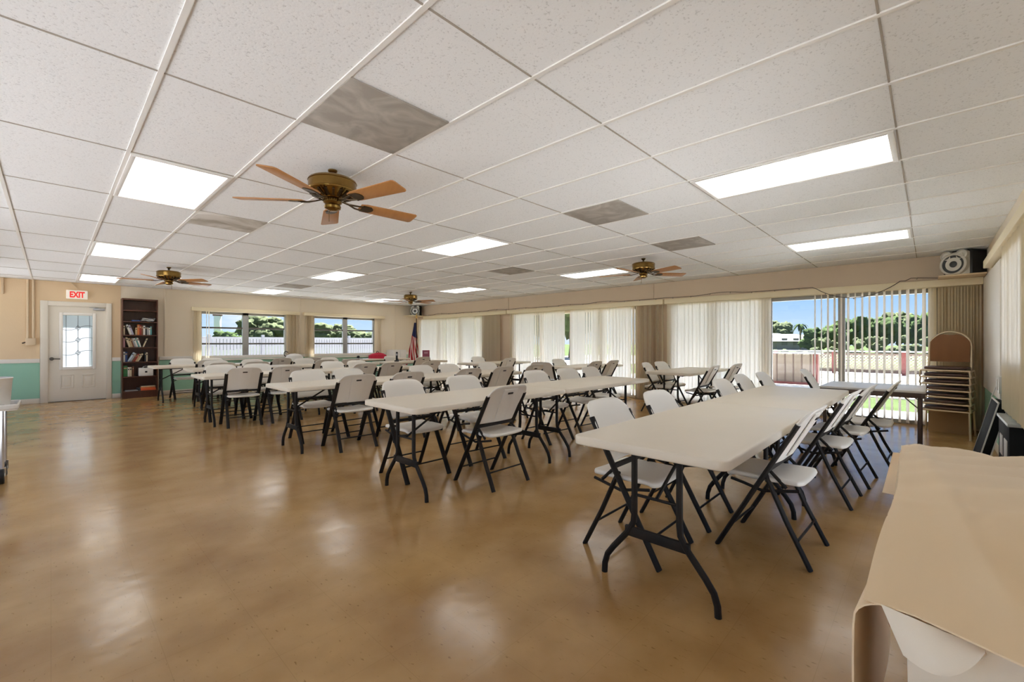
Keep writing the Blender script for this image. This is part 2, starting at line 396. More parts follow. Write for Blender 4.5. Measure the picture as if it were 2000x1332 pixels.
for k, x in enumerate((1.83, 4.86, 7.91)):
    struct('trim_%d' % (10 + k), MB().box(x - .02, x + .02, YB - .018, YB, .9, CZ), 'pale', 'narrow vertical wall batten ' + ['beside the bookcase', 'between the two windows', 'near the flag corner'][k], 'batten', bevel=.004)
for k, y in enumerate((8.52, 4.25)):
    struct('trim_%d' % (13 + k), MB().box(XR - .018, XR, y - .02, y + .02, 2.12, CZ), 'header', 'narrow vertical batten above blinds, ' + ['beyond the gap', 'above stacked vanes mid wall'][k], 'batten', bevel=.004)
struct('trim_15', MB().box(6.75, 8.66, YF, YF + .03, .62, 2.08), 'white', 'white board on the side wall beside the stacked chairs', 'wall board', bevel=.004)

# windows in the door wall
def window_back(name, w, label):
    x0, x1, z0, z1 = w; xm = (x0 + x1) / 2
    root = thing(name, label, 'window', (0, 0, 0)); root['kind'] = 'structure'
    f = MB()
    for a, b in ((x0, x0 + .05), (x1 - .05, x1), (xm - .07, xm + .07)): f.box(a, b, YB + .02, YB + .09, z0, z1)
    f.box(x0, x1, YB + .02, YB + .09, z1 - .08, z1).box(x0, x1, YB + .02, YB + .09, z0, z0 + .06)
    f.build('window_frame', 'alu', root, bevel=.004)
    bm_ = MB()
    for z in (1.185, 1.585):
        bm_.box(x0 + .05, xm - .07, YB + .03, YB + .07, z - .02, z + .02).box(xm + .07, x1 - .05, YB + .03, YB + .07, z - .02, z + .02)
    bm_.build('sash_bars', 'bronze', root, bevel=.003)
    MB().box(x0 - .02, x1 + .02, YB - .05, YB + .02, z0 - .035, z0).build('window_sill', 'white', root, bevel=.005)
    MB().add([(x0, YB + .05, z0), (x1, YB + .05, z0), (x1, YB + .05, z1), (x0, YB + .05, z1)], [(0, 1, 2, 3)]).build('pane', 'glass', root, smooth=False)
window_back('window_1', W1, 'awning window beside the bookcase, dark bars across six panes')
window_back('window_2', W2, 'awning window behind the red bag, dark bars across six panes')
root = thing('window_3', 'side wall window behind beige vanes next to stacked chairs', 'window'); root['kind'] = 'structure'
f = MB(); x0, x1, z0, z1 = W3
for a, b in ((x0, x0 + .05), (x1 - .06, x1), (5.7, 5.76)): f.box(a, b, YF - .08, YF - .02, z0, z1)
f.box(x0, x1, YF - .08, YF - .02, z1 - .05, z1).box(x0, x1, YF - .08, YF - .02, z0, z0 + .05)
f.build('window_frame', 'cream', root, bevel=.004)
MB().add([(x0, YF - .05, z0), (x1, YF - .05, z0), (x1, YF - .05, z1), (x0, YF - .05, z1)], [(0, 1, 2, 3)]).build('pane', 'glass', root, smooth=False)
# sliding doors
for n, (o_, posts, lab) in enumerate([(O1, (10.5, 11.6), 'sliding glass doors near the flag, hidden behind closed blinds'), (O2, (5.5, 6.4, 7.35), 'sliding glass doors mid wall behind closed blinds'),
                                 (O3, (1.04, 2.08, 3.0), 'sliding glass doors with a view of the deck')]):
    a, b = o_
    root = thing('door_%d' % (n + 2), lab, 'sliding door'); root['kind'] = 'structure'
    f = MB()
    for y in (a + .03, b - .03): f.box(XR + .02, XR + .1, y - .03, y + .03, 0, 2.0)
    for y in posts: f.box(XR + .03, XR + .09, y - .045, y + .045, 0, 2.0)
    f.box(XR + .02, XR + .1, a, b, 1.94, 2.0).box(XR + .02, XR + .1, a, b, 0, .06)
    f.build('door_frame', 'cream' if n < 2 else 'alu', root, bevel=.004)
    MB().add([(XR + .06, a, 0), (XR + .06, b, 0), (XR + .06, b, 2), (XR + .06, a, 2)], [(0, 1, 2, 3)]).build('pane', 'glass', root, smooth=False)

for n, (a, b) in enumerate(LH + [None] * 0):  # glazing invented for the unseen side wall, daylight for the ceiling
    root = thing('door_%d' % (5 + n), 'added glazed daylight opening in the unseen side wall, ' + ['at the front', 'second', 'third', 'fourth', 'by the door wall'][n], 'sliding door'); root['kind'] = 'structure'
    f = MB(); X0, X1 = XL - .09, XL - .03
    for y in (a + .03, (a + b) / 2, b - .03): f.box(X0, X1, y - .03, y + .03, 0, 2.1)
    f.box(X0, X1, a, b, 2.04, 2.1).box(X0, X1, a, b, 0, .06).build('door_frame', 'cream', root, bevel=.004)
    MB().add([(XL - .06, a, 0), (XL - .06, b, 0), (XL - .06, b, 2.1), (XL - .06, a, 2.1)], [(0, 1, 2, 3)]).build('pane', 'glass', root, smooth=False)
for n, (a, b, c, d) in enumerate(FH):  # added glazing out of view, lets daylight in behind the camera
    root = thing('door_%d' % (10 + n), 'added glazed daylight opening behind the camera, ' + 'by the draped table', 'sliding door'); root['kind'] = 'structure'
    f = MB(); X0, X1 = YF - .09, YF - .03
    for x in (a + .03, (a + b) / 2, b - .03): f.box(x - .03, x + .03, X0, X1, 0, 1.9)
    f.box(a, b, X0, X1, 1.84, 1.9).box(a, b, X0, X1, 0, .06).build('door_frame', 'cream', root, bevel=.004)
    MB().add([(a, YF - .06, 0), (b, YF - .06, 0), (b, YF - .06, 1.9), (a, YF - .06, 1.9)], [(0, 1, 2, 3)]).build('pane', 'glass', root, smooth=False)

# entrance door
root = thing('door_1', 'cream entrance door with leaded frosted glass under the exit sign', 'door', (0, YB, 0)); root['kind'] = 'structure'
x0, x1 = -.04, .82; gx0, gx1, gz0, gz1 = .115, .665, .655, 1.835
s = MB().box(x0, gx0 + .03, .005, .05, .01, 1.965).box(gx1 - .03, x1, .005, .05, .01, 1.965).box(gx0 + .03, gx1 - .03, .005, .05, .01, gz0 + .03).box(gx0 + .03, gx1 - .03, .005, .05, gz1 - .03, 1.965)
s.build('slab', 'doorw', root, smooth=False)
MB().box(-.04, .82, -.02, .1, 0, .012).build('threshold', 'bronze', root)
fr = MB().box(-.15, -.04, -.03, .06, 0, 2.06).box(.82, .91, -.03, .06, 0, 2.06).box(-.04, .82, -.03, .06, 1.965, 2.06)
fr.build('door_frame', 'doorw', root, bevel=.006)
q = MB()
for a, b, c, d in ((gx0, gx0 + .055, gz0, gz1), (gx1 - .055, gx1, gz0, gz1), (gx0 + .055, gx1 - .055, gz0, gz0 + .055), (gx0 + .055, gx1 - .055, gz1 - .055, gz1)): q.box(a, b, -.012, .03, c, d)
q.build('glass_surround', 'white', root, bevel=.008)
pn = MB().add([(gx0 + .05, .02, gz0 + .05), (gx1 - .05, .02, gz0 + .05), (gx1 - .05, .02, gz1 - .05), (gx0 + .05, .02, gz1 - .05)], [(0, 1, 2, 3)]).build('pane', 'frost', root, smooth=False)
l = MB(); xm = (gx0 + gx1) / 2
for x in (gx0 + .1, xm, gx1 - .1): l.box(x - .004, x + .004, .01, .018, gz0 + .05, gz1 - .05)
for z in (1.0, 1.27, 1.52):
    l.tube([(gx0 + .05 + .45 * k / 16, .014, z + .035 * math.sin((k / 16 - .5) * 2 * PI * .9) + .05 * (k / 16 - .5)) for k in range(17)], .005, n=6)
    for a in range(4):
        p = [(xm + .035 * math.cos(R(90 * a)), .013, z + .05 * math.sin(R(90 * a))), (xm + .035 * math.cos(R(90 * a + 90)), .013, z + .05 * math.sin(R(90 * a + 90)))]
        l.tube(p, .005, n=6)
l.build('leaded_lines', 'lead', root)
for a in (.13, .45):
    q = MB()
    for i0 in (0, 1):
        q.box(a, a + .2, -.002, .012, .27 + i0 * .26, .29 + i0 * .26).box(a + i0 * .18, a + .02 + i0 * .18, -.002, .012, .27, .55)
    q.box(a + .045, a + .155, -.004, .012, .32, .5)
    q.build('raised_panel', 'doorw', root, bevel=.004)
k = MB().lathe([(.03, .004), (.03, -.012), (.012, -.016), (.012, -.045), (.03, -.05), (.034, -.065), (.02, -.08)], (.01, 0, .885), 16, 'Y')
k.bar((.01, -.06, .885), (.13, -.06, .88), .02, .02); k.build('handle', 'bronze', root)
MB().box(.62, .8, -.04, .005, 1.9, 1.94).bar((.7, -.03, 1.945), (.56, -.06, 1.955), .02, .012).build('door_closer', 'greyp', root, bevel=.004)

# exit sign
root = thing('exit_sign', 'white exit sign with red letters above the entrance door', 'sign', (.375, YB, 2.12))
MB().box(-.16, .16, -.06, 0, 0, .18).build('housing', 'exitw', root, bevel=.012)
tx = bpy.data.curves.new('t', 'FONT'); tx.body = 'EXIT'; tx.size = .165; tx.align_x = 'CENTER'; tx.extrude = .003; tx.offset = .007
to = bpy.data.objects.new('t', tx); C.objects.link(to); dg = bpy.context.evaluated_depsgraph_get(); dg.update()
tm = bpy.data.meshes.new_from_object(to.evaluated_get(dg)); bpy.data.objects.remove(to)
for v in tm.vertices: v.co = Vector((v.co.x * .66, -.062 - v.co.z, v.co.y + .033))
tm.materials.clear(); tm.materials.append(M['red']); lo = bpy.data.objects.new('lettering', tm); C.objects.link(lo); lo.parent = root
MB().tube([(-.08, -.02, .34), (-.02, -.02, .25), (.03, -.02, .18)], .008, n=8).build('conduit', 'pipe', root)

# conduits on the door wall
root = thing('conduit_run', 'pair of cream conduits ending in a wall box by the door', 'conduit', (-.27, YB, 0))
for dx in (-.045, .03): MB().tube([(dx, -.024, CZ - .002), (dx, -.03, 1.28)], .018, n=10).build('pipe', 'pipe', root)
MB().box(-.075, .065, -.07, -.008, 1.16, 1.3).build('junction_box', 'pipe', root, bevel=.008)
MB().tube([(-.075, -.04, 1.22), (-.12, -.04, 1.2)], .012, n=8).build('cable', 'wire', root)
tag(MB().box(-.66, -.625, YB - .04, YB - .004, 2.15, CZ - .002).build('conduit_stub', 'pipe', bevel=.004), 'short cream conduit stub high on the wall near the corner', 'conduit')

# ------------------------------------------------------------------ ceiling lights and boards
names = {(0, 1): 'ceiling light before the near fan, over the open floor', (0, 4): 'middle ceiling light of the row along the open floor', (0, 7): 'ceiling light panel just in front of the exit sign',
         (5, -2): 'long ceiling light above the front table, close to the camera', (5, 1): 'ceiling light behind the near fan over the third table row', (5, 4): 'fourth-row ceiling light over the middle of the hall', (5, 7): 'ceiling light in front of the window by the bookcase',
         (10, -2): 'long ceiling light before the stacked chairs and deck doors', (10, 1): 'ceiling light behind the fan near the blinds wall', (10, 4): 'small looking ceiling light along the closed blinds', (10, 7): 'ceiling light above the far fan in the flag corner'}
def light_root(i, j, lab):
    r = thing('ceiling_light', 'white recessed ' + lab, 'ceiling light', (GX0 + GDX * (i + .5), GY0 + GDY * (j + .5), CZ), 0, 'recessed ceiling lights'); return r
lt = light_root(0, 1, names[(0, 1)])
f = MB(); hx, hy = GDX / 2 - .012, GDY / 2 - .012
f.box(-hx, hx, -hy, -hy + .03, -.012, .003).box(-hx, hx, hy - .03, hy, -.012, .003).box(-hx, -hx + .03, -hy + .03, hy - .03, -.012, .003).box(hx - .03, hx, -hy + .03, hy - .03, -.012, .003)
f.build('frame', 'grid', lt, bevel=.003)
MB().box(-hx + .03, hx - .03, -hy + .03, hy - .03, -.006, .002).build('diffuser', 'lamp', lt, smooth=False)
remember(lt)
for (i, j), lab in names.items():
    if (i, j) != (0, 1): dup(lt, (GX0 + GDX * (i + .5), GY0 + GDY * (j + .5), CZ), 0, 'white recessed ' + lab)
boards = [(1, 1.97, 'panel', 'large grey board in the ceiling beside the near fan'), (5, 1.97, 'panel', 'grey ceiling board between the two long lights and near fan'), (8, 1.97, 'panel', 'grey ceiling board next to the fan near the blinds wall'),
          (8, 5.0, 'panel', 'small grey ceiling board over the third table row'), (1, 5.0, 'stain', 'water stained pale ceiling board behind the near fan'), (5, 9.95, 'panel', 'far grey ceiling board before the door wall windows')]
for i, y, m_, lab in boards:
    tag(MB().box(GX0 + GDX * i + .012, GX0 + GDX * (i + 1) - .012, y + .005, y + .6, CZ - .005, CZ + .003).build('ceiling_board', m_, bevel=.002), lab, 'ceiling board', 'grey boards set in the ceiling')

# ------------------------------------------------------------------ ceiling fans
def make_fan():
    r = thing('ceiling_fan', '', 'ceiling fan')
    MB().lathe([(.032, 0), (.032, -.01), (.022, -.018), (.016, -.022)], n=20).build('canopy', 'brass', r)
    MB().tube([(0, 0, -.01), (0, 0, -.07)], .014, n=12).build('rod', 'brassd', r)
    MB().lathe([(.02, -.05), (.035, -.056), (.08, -.06), (.145, -.068), (.162, -.078), (.168, -.09), (.164, -.094), (.164, -.148), (.169, -.152), (.167, -.162), (.14, -.18), (.1, -.202), (.06, -.21)], n=36).build('motor_housing', 'brass', r)
    vb = MB()
    for k in range(18):
        a = 2 * PI * k / 18; c, s_ = math.cos(a), math.sin(a)
        vb.obox((.125 * c, .125 * s_, -.192), (.03 * c, .03 * s_, .014), (-.008 * s_, .008 * c, 0), (0, 0, .004))
    vb.build('vent_ring', 'brassd', r)
    MB().lathe([(.05, -.208), (.062, -.215), (.064, -.235), (.05, -.25), (.058, -.262), (.055, -.278), (.03, -.292), (.008, -.296)], n=24).build('switch_housing', 'brass', r)
    MB().tube([(.05, .02, -.27), (.054, .022, -.30), (.054, .022, -.36)], .0025, n=6).build('pull_chain', 'brass', r)
    for k in range(5):
        a = R(72 * k); mt = Matrix.Rotation(a, 4, 'Z')
        tilt = Matrix.Translation((0, 0, -.226)) @ Matrix.Rotation(R(-12), 4, 'X')
        out = [(.2, -.045), (.24, -.058), (.64, -.07), (.655, -.062), (.66, -.045), (.66, .045), (.655, .062), (.64, .07), (.24, .058), (.2, .045)]
        b = MB().prism(out, -.004, .004).turn(mt @ tilt).build('blade', 'oak', r, bevel=.002)
        ib = MB().tube([(.07, 0, .012), (.12, 0, .0), (.17, .02, -.008), (.23, .03, -.008)], .008, .005, n=8).tube([(.12, 0, .0), (.17, -.02, -.008), (.23, -.03, -.008)], .008, .005, n=8)
        ib.prism([(.215, -.046), (.28, -.04), (.3, -.02), (.305, 0), (.3, .02), (.28, .04), (.215, .046)], -.009, -.004)
        ib.turn(mt @ tilt).build('blade_iron', 'brassd', b)
    return r
fan = make_fan(); remember(fan)
FANS = [((1.41, 3.14, CZ), 68, 'large brass ceiling fan with oak blades close to the camera'), ((1.35, 9.15, CZ), 20, 'brass ceiling fan between the bookcase and the entrance aisle lights'),
        ((6.08, 3.09, CZ), 35, 'brass ceiling fan near the closed blinds of the window wall'), ((6.17, 9.36, CZ), 8, 'small looking brass ceiling fan in front of the flag corner')]
fan.location = FANS[0][0]; fan.rotation_euler.z = R(FANS[0][1]); fan['label'] = FANS[0][2]; fan['group'] = 'ceiling fans'
for loc, a, lab in FANS[1:]: dup(fan, loc, R(a), lab)

# ------------------------------------------------------------------ folding tables
def make_table():
    r = thing('folding_table', '', 'table')
    t = MB().prism(rrect(.915, .38, .05), .692, .737).build('tabletop', 'plastic', r, bevel=.008, seg=3)
    for sx in (-1, 1):
        X = sx * .745
        for sy in (-1, 1):
            pts = [(X, sy * .115, .695), (X, sy * .115, .36), (X, sy * .12, .31), (X, sy * .145, .26), (X, sy * .235, .15), (X, sy * .27, .1), (X, sy * .285, .05), (X, sy * .288, 0)]
            MB().tube(pts, .0155, n=10, up=(1, 0, 0)).build('leg', 'frame', r)
        MB().box(X - .01, X + .01, -.165, .165, .235, .285).build('crossbar', 'frame', r, bevel=.004)
        MB().tube([(X, -.12, .45), (X, .12, .45)], .008, n=8, up=(1, 0, 0)).tube([(X, 0, .45), (X - sx * .42, 0, .68)], .009, n=8).build('brace', 'frame', r)
    MB().box(-.78, .78, -.2, -.18, .67, .692).box(-.78, .78, .18, .2, .67, .692).build('side_rail', 'frame', r, bevel=.003)
    return r
tab = make_table(); remember(tab)
ROWN = ['front', 'second', 'third', 'fourth', 'fifth', 'sixth']
TABLES = []
for n, (xs, yc, far) in enumerate([(1.86, .965, None), (1.80, 3.06, 6.8), (1.72, 5.25, 6.85), (1.45, 7.72, 6.6), (1.7, 9.78, 5.55), (1.38, 11.42, None)]):
    TABLES += [(xs + .915, yc, 0, 'folding table at the open-floor end of the %s row' % ROWN[n]), (xs + .915 + 1.83, yc, 0, 'folding table at the window end of the %s row' % ROWN[n])]
    if far: TABLES.append((far + .915, yc, 0, 'folding table against the blinds in line with the %s row' % ROWN[n]))
TABLES.append((6.75, 12.02, 0, 'folding table under the window holding the red bag'))
for n, (x, y, rz, lab) in enumerate(TABLES):
    if n == 0: tab.location = (x, y, 0); tab['label'] = 'white ' + lab; tab['group'] = 'white folding tables'
    else: dup(tab, (x, y, 0), rz, 'white ' + lab)

# ------------------------------------------------------------------ folding chairs
def make_chair():
    r = thing('folding_chair', '', 'chair')
    def ty(z): return .24 - .545 * z
    for sx in (-1, 1):
        l = MB()
        pts = [(sx * .222, ty(z), z) for z in (0, .25, .5, .77)]
        l.tube(pts, .0135, .023, n=10, up=(1, 0, 0)); l.turn(Matrix.Identity(4)).build('leg', 'frame', r)
    for sx in (-1, 1):
        MB().tube([(sx * .2, -.015, .47), (sx * .205, -.12, .23), (sx * .212, -.235, 0)], .0125, .02, n=10, up=(1, 0, 0)).build('leg', 'frame', r)
    MB().tube([(-.222, ty(.13), .13), (.222, ty(.13), .13)], .007, n=8).build('stretcher', 'frame', r)
    MB().tube([(-.207, -.175, .14), (.207, -.175, .14)], .007, n=8).build('stretcher', 'frame', r)
    MB().box(-.215, .215, ty(.505) - .012, ty(.505) + .012, .492, .518).build('back_bar', 'frame', r, bevel=.004)
    for sx in (-1, 1):
        MB().tube([(sx * .19, -.18, .405), (sx * .2, 0, .37), (sx * .2, .1, .395), (sx * .19, .17, .405)], .009, n=8, up=(1, 0, 0)).tube([(sx * .2, -.03, .5), (sx * .2, -.12, .41)], .01, n=8, up=(1, 0, 0)).build('seat_bracket', 'frame', r)
    # backrest: wraps round the tubes at the top, slotted handle, recessed centre
    def bk(u, v):
        a = abs(2 * u - 1); sg = 1 if u > .5 else -1
        zt = .857 - .014 * a * a - (.075 * (1 - math.sqrt(max(0, 1 - ((a - .62) / .38) ** 2))) if a > .62 else 0)
        z = .525 + (zt - .525) * v
        k = min(1, max(0, (v - .56) / .12)); k = k * k * (3 - 2 * k)
        w = .205 + .034 * k - .01 * max(0, (v - .85) / .15)
        y = ty(z) - .012 + .02 * a * a + (-.02 * ((v - .9) / .1) if v > .9 else 0)
        return (sg * a * w, y, z)
    MB().sheet(bk, 20, 14).build('backrest', 'chairw', r, solid=.016, sub=1, angle=50)
    def cp(u, v):
        z = .56 + .26 * v; w = .062 + .022 * v
        return ((2 * u - 1) * w, ty(z) - .026 - .004 * (1 - abs(2 * u - 1) ** 6), z)
    MB().sheet(cp, 8, 8).build('centre_panel', 'chairw', r, solid=.006, angle=50)
    MB().obox((0, ty(.785) - .034, .785), (.03, 0, 0), (0, .004, .002), (0, -.004, .0075)).build('handle_slot', 'black', r, bevel=.002)
    def st(u, v):
        a = 2 * u - 1; y = -.2 + .41 * v
        z = .437 + .008 * a * a + .012 * (1 - v) ** 2 * 0 - .012 * math.sin(PI * v) * (1 - a * a) + (-.02 * ((v - .85) / .15) ** 2 if v > .85 else 0)
        w = .205 if v < .5 else .205 - .01 * (v - .5)
        cr = max(0, abs(a) - .75) / .25
        yy = y + (.03 * cr * cr if v < .08 else (-.03 * cr * cr if v > .92 else 0))
        return (a * w, yy, z)
    s = MB().sheet(st, 14, 12).build('seat', 'chairw', r, solid=.03, sub=1, angle=50)
    return r
chair = make_chair(); remember(chair)
CH = []
def line(row, side, y, rz, xs, jit=4):
    sd = {'L': 'door-wall side', 'R': 'draped-table side'}[side]
    for n, q in enumerate(xs):
        x, yy, a = (q, y, 0) if not isinstance(q, tuple) else (q[0], q[1], q[2] if len(q) > 2 else 0)
        CH.append((x, yy + random.uniform(-.015, .015), rz + R(a + random.uniform(-jit, jit)), 'white folding chair, %s from the open-floor end, %s of the %s table row' % (ORD[n], sd, row)))
def farline(row, side, y, rz, xs):
    sd = {'L': 'door-wall side', 'R': 'draped-table side'}[side]
    for n, q in enumerate(xs):
        x, yy, a = (q, y, 0) if not isinstance(q, tuple) else q
        CH.append((x, yy, rz + R(a), 'white folding chair%s, %s of the blinds-side table continuing the %s row' % ('' if len(xs) == 1 else [' nearer the aisle', ' nearer the blinds'][n], sd, row)))
line('front', 'L', 1.27, PI, [(2.45, 1.29, 2), (3.13, 1.26, 2), 4.55, (5.39, 1.35), 5.93], 2)
line('front', 'R', .7, 0, [(3.0, .70, -1), (4.22, .64, -3), (4.9, .6, -2), (5.5, .45, -2)], 1)
line('second', 'L', 3.47, PI, [2.33, 3.08, 4.3, 4.95, 5.55])
line('second', 'R', 2.85, 0, [(2.69, 2.81, 0)], 1)
line('third', 'R', 4.92, 0, [2.42, 3.1, 4.08, 4.78, 5.49])
line('third', 'L', 5.66, PI, [2.3, 2.86, 4.05, 4.62, 5.5])
line('fourth', 'R', 7.38, 0, [1.95, 2.5, 3.8, 4.32, 5.22])
line('fourth', 'L', 8.14, PI, [1.9, 2.44, 3.74, 4.26])
line('fifth', 'R', 9.5, 0, [2.14, 2.7, 4.0, 4.6])
line('fifth', 'L', 10.22, PI, [2.3, 2.95, 4.0, 4.6])
line('sixth', 'R', 11.12, 0, [2.3, 3.7, 4.4])
line('sixth', 'L', 11.88, PI, [2.03, 2.6])
farline('second', 'L', 3.5, PI, [(7.45, 3.5, 8), (8.02, 3.52, -5)]); farline('second', 'R', 2.72, 0, [(7.3, 2.7, 0), (8.15, 2.62, -4)])
farline('third', 'R', 4.93, 0, [7.33, 7.97]); farline('third', 'L', 5.68, PI, [7.65])
farline('fourth', 'R', 7.38, 0, [7.45]); farline('fourth', 'L', 8.15, PI, [7.5])
farline('fifth', 'R', 9.5, 0, [6.5]); farline('fifth', 'L', 10.2, PI, [(6.3, 10.25, 10)])
CH.append((6.5, 5.3, R(-75), 'white folding chair turned sideways at the end of a table near the blinds'))
CH.append((6.98, 1.0, PI, 'white folding chair behind the brown framed table, deck doors beyond'))
for n, (x, y, rz, lab) in enumerate(CH):
    if n == 0: chair.location = (x, y, 0); chair.rotation_euler.z = rz; chair['label'] = lab; chair['group'] = 'white folding chairs'
    else: dup(chair, (x, y, 0), rz, lab)

# brown framed card table at the end of the front row
root = thing('card_table', 'white topped table with brown frame, front row end near stacked chairs', 'table', (6.3, .46, 0))
MB().prism(rrect(.43, .43, .02), .715, .737).build('tabletop', 'cardtop', root, bevel=.004)
MB().box(-.425, .425, -.425, -.4, .665, .715).box(-.425, .425, .4, .425, .665, .715).box(-.425, -.4, -.4, .4, .665, .715).box(.4, .425, -.4, .4, .665, .715).build('apron', 'cardframe', root, bevel=.003)
for sx in (-1, 1):
    for sy in (-1, 1):
        MB().box(sx * .385 - .016, sx * .385 + .016, sy * .385 - .016, sy * .385 + .016, 0, .715).build('leg', 'cardframe', root, bevel=.003)
        MB().tube([(sx * .385, sy * .385, .55), (sx * .385, sy * .25, .69)], .006, n=6).build('brace', 'cardframe', root)

# ------------------------------------------------------------------ stacked banquet chairs
def stack_chair(top, z, n):
    r = thing('stacking_chair', ('champagne framed chair with brown vinyl back, topmost of the stack' if top else 'brown seated metal chair, %s from the top of the stack' % ORD[n]), 'chair', (8.08, -.16, 0), R(90 - 8), 'stacked brown chairs')
    dz = z; zb0 = 0 if n == 6 else dz + .338
    s = MB().prism(rrect(.2, .2, .05), .44 + dz, .472 + dz).build('seat', 'vinyld', r, bevel=.01)
    q = MB()
    for sx in (-1, 1):
        q.tube([(sx * .225, .2, .42 + dz), (sx * .225, -.2, .42 + dz)], .011, n=8)
    q.tube([(-.225, .2, .425 + dz), (.225, .2, .425 + dz)], .011, n=8).tube([(-.225, -.2, .42 + dz), (.225, -.2, .42 + dz)], .011, n=8)
    q.build('seat_frame', 'champagne', r)
    for sx in (-1, 1):
        for y0, y1 in ((.2, .24), (-.2, -.25)):
            zb = zb0; k = (zb - dz) / .42 if n < 6 else 0
            MB().tube([(sx * .225, y0, .42 + dz), (sx * .235, y1 * (1 - k) + y0 * k, zb)], .011, n=8).build('leg', 'champagne', r)
    if top:
        arch = [(-.205, -.2, .42 + dz), (-.2, -.22, .62 + dz)] + [(-.2 * math.cos(R(a)), -.24 - .03 * math.sin(R(a)), .73 + dz + .2 * math.sin(R(a))) for a in range(0, 181, 15)] + [(.2, -.22, .62 + dz), (.205, -.2, .42 + dz)]
        MB().tube(arch, .0125, n=10, up=(0, 1, 0)).build('back_frame', 'champagne', r)
        def bk(u, v):
            x = (2 * u - 1) * .188; zt = .73 + .175 * math.sqrt(max(0, 1 - (abs(x) / .2) ** 2))
            if abs(x) < .07: zt -= .02 * math.cos(x / .07 * PI / 2)
            z = .53 + (zt - .53) * v
            return (x, -.215 - .05 * (z - .5) + .012 * math.sin(PI * v) * (1 - (2 * u - 1) ** 4), z + dz)
        MB().sheet(bk, 18, 12).build('backrest', 'vinyl', r, solid=.03, angle=60)
    return r
for n in range(7): stack_chair(n == 0, .43 - .086 * n, n)

tag(MB().box(-.2, .2, -.14, .14, 0, .33).box(-.2, .2, -.004, .004, .33, .3315).build('cardboard_box', 'cardboard', bevel=.003), 'brown cardboard box on the floor behind the stacked chairs', 'box')
bpy.data.objects['cardboard_box'].location = (8.45, -.2, 0); bpy.data.objects['cardboard_box'].rotation_euler.z = R(80)

# ------------------------------------------------------------------ vertical blinds
def vanes(mb, a, b, pitch, ang, fix, axis, z0, z1, jit=4, w=.0445):
    n = max(1, int(round((b - a) / pitch)))
    for k in range(n):
        c = a + (k + .5) * (b - a) / n; an = R(ang + random.uniform(-jit, jit))
        pts = []
        for t in (-1, -.33, .33, 1):
            bow = .006 * (1 - t * t)
            p, q = t * w, bow
            along, across = p * math.cos(an) - q * math.sin(an), p * math.sin(an) + q * math.cos(an)
            pts.append((fix + across, c + along) if axis == 'Y' else (c + along, fix + across))
        k0 = len(mb.v)
        for z in (z0, z1):
            for p in pts: mb.v.append((p[0], p[1], z))
        for i in range(3): mb.f.append((k0 + i, k0 + i + 1, k0 + 5 + i, k0 + 4 + i))
    return mb
XV = 8.7
def blind_right(label, va, vb, parts):
    r = thing('vertical_blind', label, 'blind', (0, 0, 0), 0, 'vertical blinds')
    MB().box(XV - .07, XV + .06, va, vb, 2.0, 2.1).build('valance', 'valance', r, bevel=.006)
    for a, b, pitch, ang, jit in parts:
        vanes(MB(), a, b, pitch, ang, XV, 'Y', .03, 2.0, jit).build('vane_set', 'vane', r, smooth=True, normals=False, angle=80)
blind_right('closed white vertical blind by the flag, vanes bunched at its near edge', 8.45, 12.35, [(9.5, 12.75, .074, 8, 15), (8.75, 9.48, .03, 72, 10)])
blind_right('closed white vertical blind mid wall with narrow gap and beige bunch', 3.96, 8.42, [(6.5, 8.38, .074, 8, 15), (4.62, 6.34, .074, 8, 15), (3.98, 4.6, .032, 70, 12)])
blind_right('half open vertical blind over the deck doors, beige bunch beside stacked chairs', -.52, 3.93, [(2.2, 3.9, .074, 8, 15), (2.02, 2.2, .05, 40, 10), (.02, 1.42, .085, 68, 6), (-.5, .02, .03, 66, 12)])
def blind_back(label, va, vb, zt, parts):
    r = thing('vertical_blind', label, 'blind', (0, 0, 0), 0, 'vertical blinds')
    MB().box(va, vb, YB - .14, YB - .02, zt - .09, zt).build('valance', 'valance', r, bevel=.006)
    for a, b, pitch, ang in parts: vanes(MB(), a, b, pitch, ang, YB - .08, 'X', .62, zt - .09, 8).build('vane_set', 'vane', r, normals=False, angle=80)
blind_back('beige vertical blind drawn aside at the window next to the bookcase', 2.32, 4.80, 2.07, [(2.34, 2.52, .03, 60), (2.6, 2.7, .05, 75), (4.42, 4.78, .03, 65)])
blind_back('beige vertical blind drawn aside at the window behind the red bag', 4.92, 7.45, 2.07, [(4.95, 5.24, .03, 62), (7.2, 7.36, .03, 60)])
r = thing('vertical_blind', 'beige vertical blind on the side wall next to the speaker', 'blind', (0, 0, 0), 0, 'vertical blinds')
MB().box(4.4, 7.7, YF + .005, YF + .09, 2.1, 2.19).build('valance', 'valance', r, bevel=.006)
vanes(MB(), 4.5, 6.1, .06, 24, YF + .05, 'X', .6, 2.1, 8, .04).build('vane_set', 'vane', r, normals=False, angle=80)

# string lights along the right wall valance
pts = []; y = 12.2
while y > -.3:
    s = math.sin(y * 5.1) * .5 + math.sin(y * 2.3 + 1) * .5
    z = 2.118 + max(0, s) * .035 if y > 1.45 or y < .25 else 2.118
    if .35 < y < 1.35: z = 2.1 - .19 * math.sin((y - .35) / 1.0 * PI) ** .8
    pts.append((XV - .085, y, z)); y -= .06
root = thing('string_lights', 'dark wire of small string lights draped along the valance tops', 'string lights', (0, 0, 0))
MB().tube(pts, .005, n=6).build('cord', 'wire', root)
b = MB()
for k in range(3, len(pts) - 2, 6): b.lathe([(.003, .012), (.009, .004), (.01, -.008), (.003, -.018)], (pts[k][0] - .006, pts[k][1], pts[k][2] - .004), 8)
tag_b = b.build('bulbs', 'bulb', root)

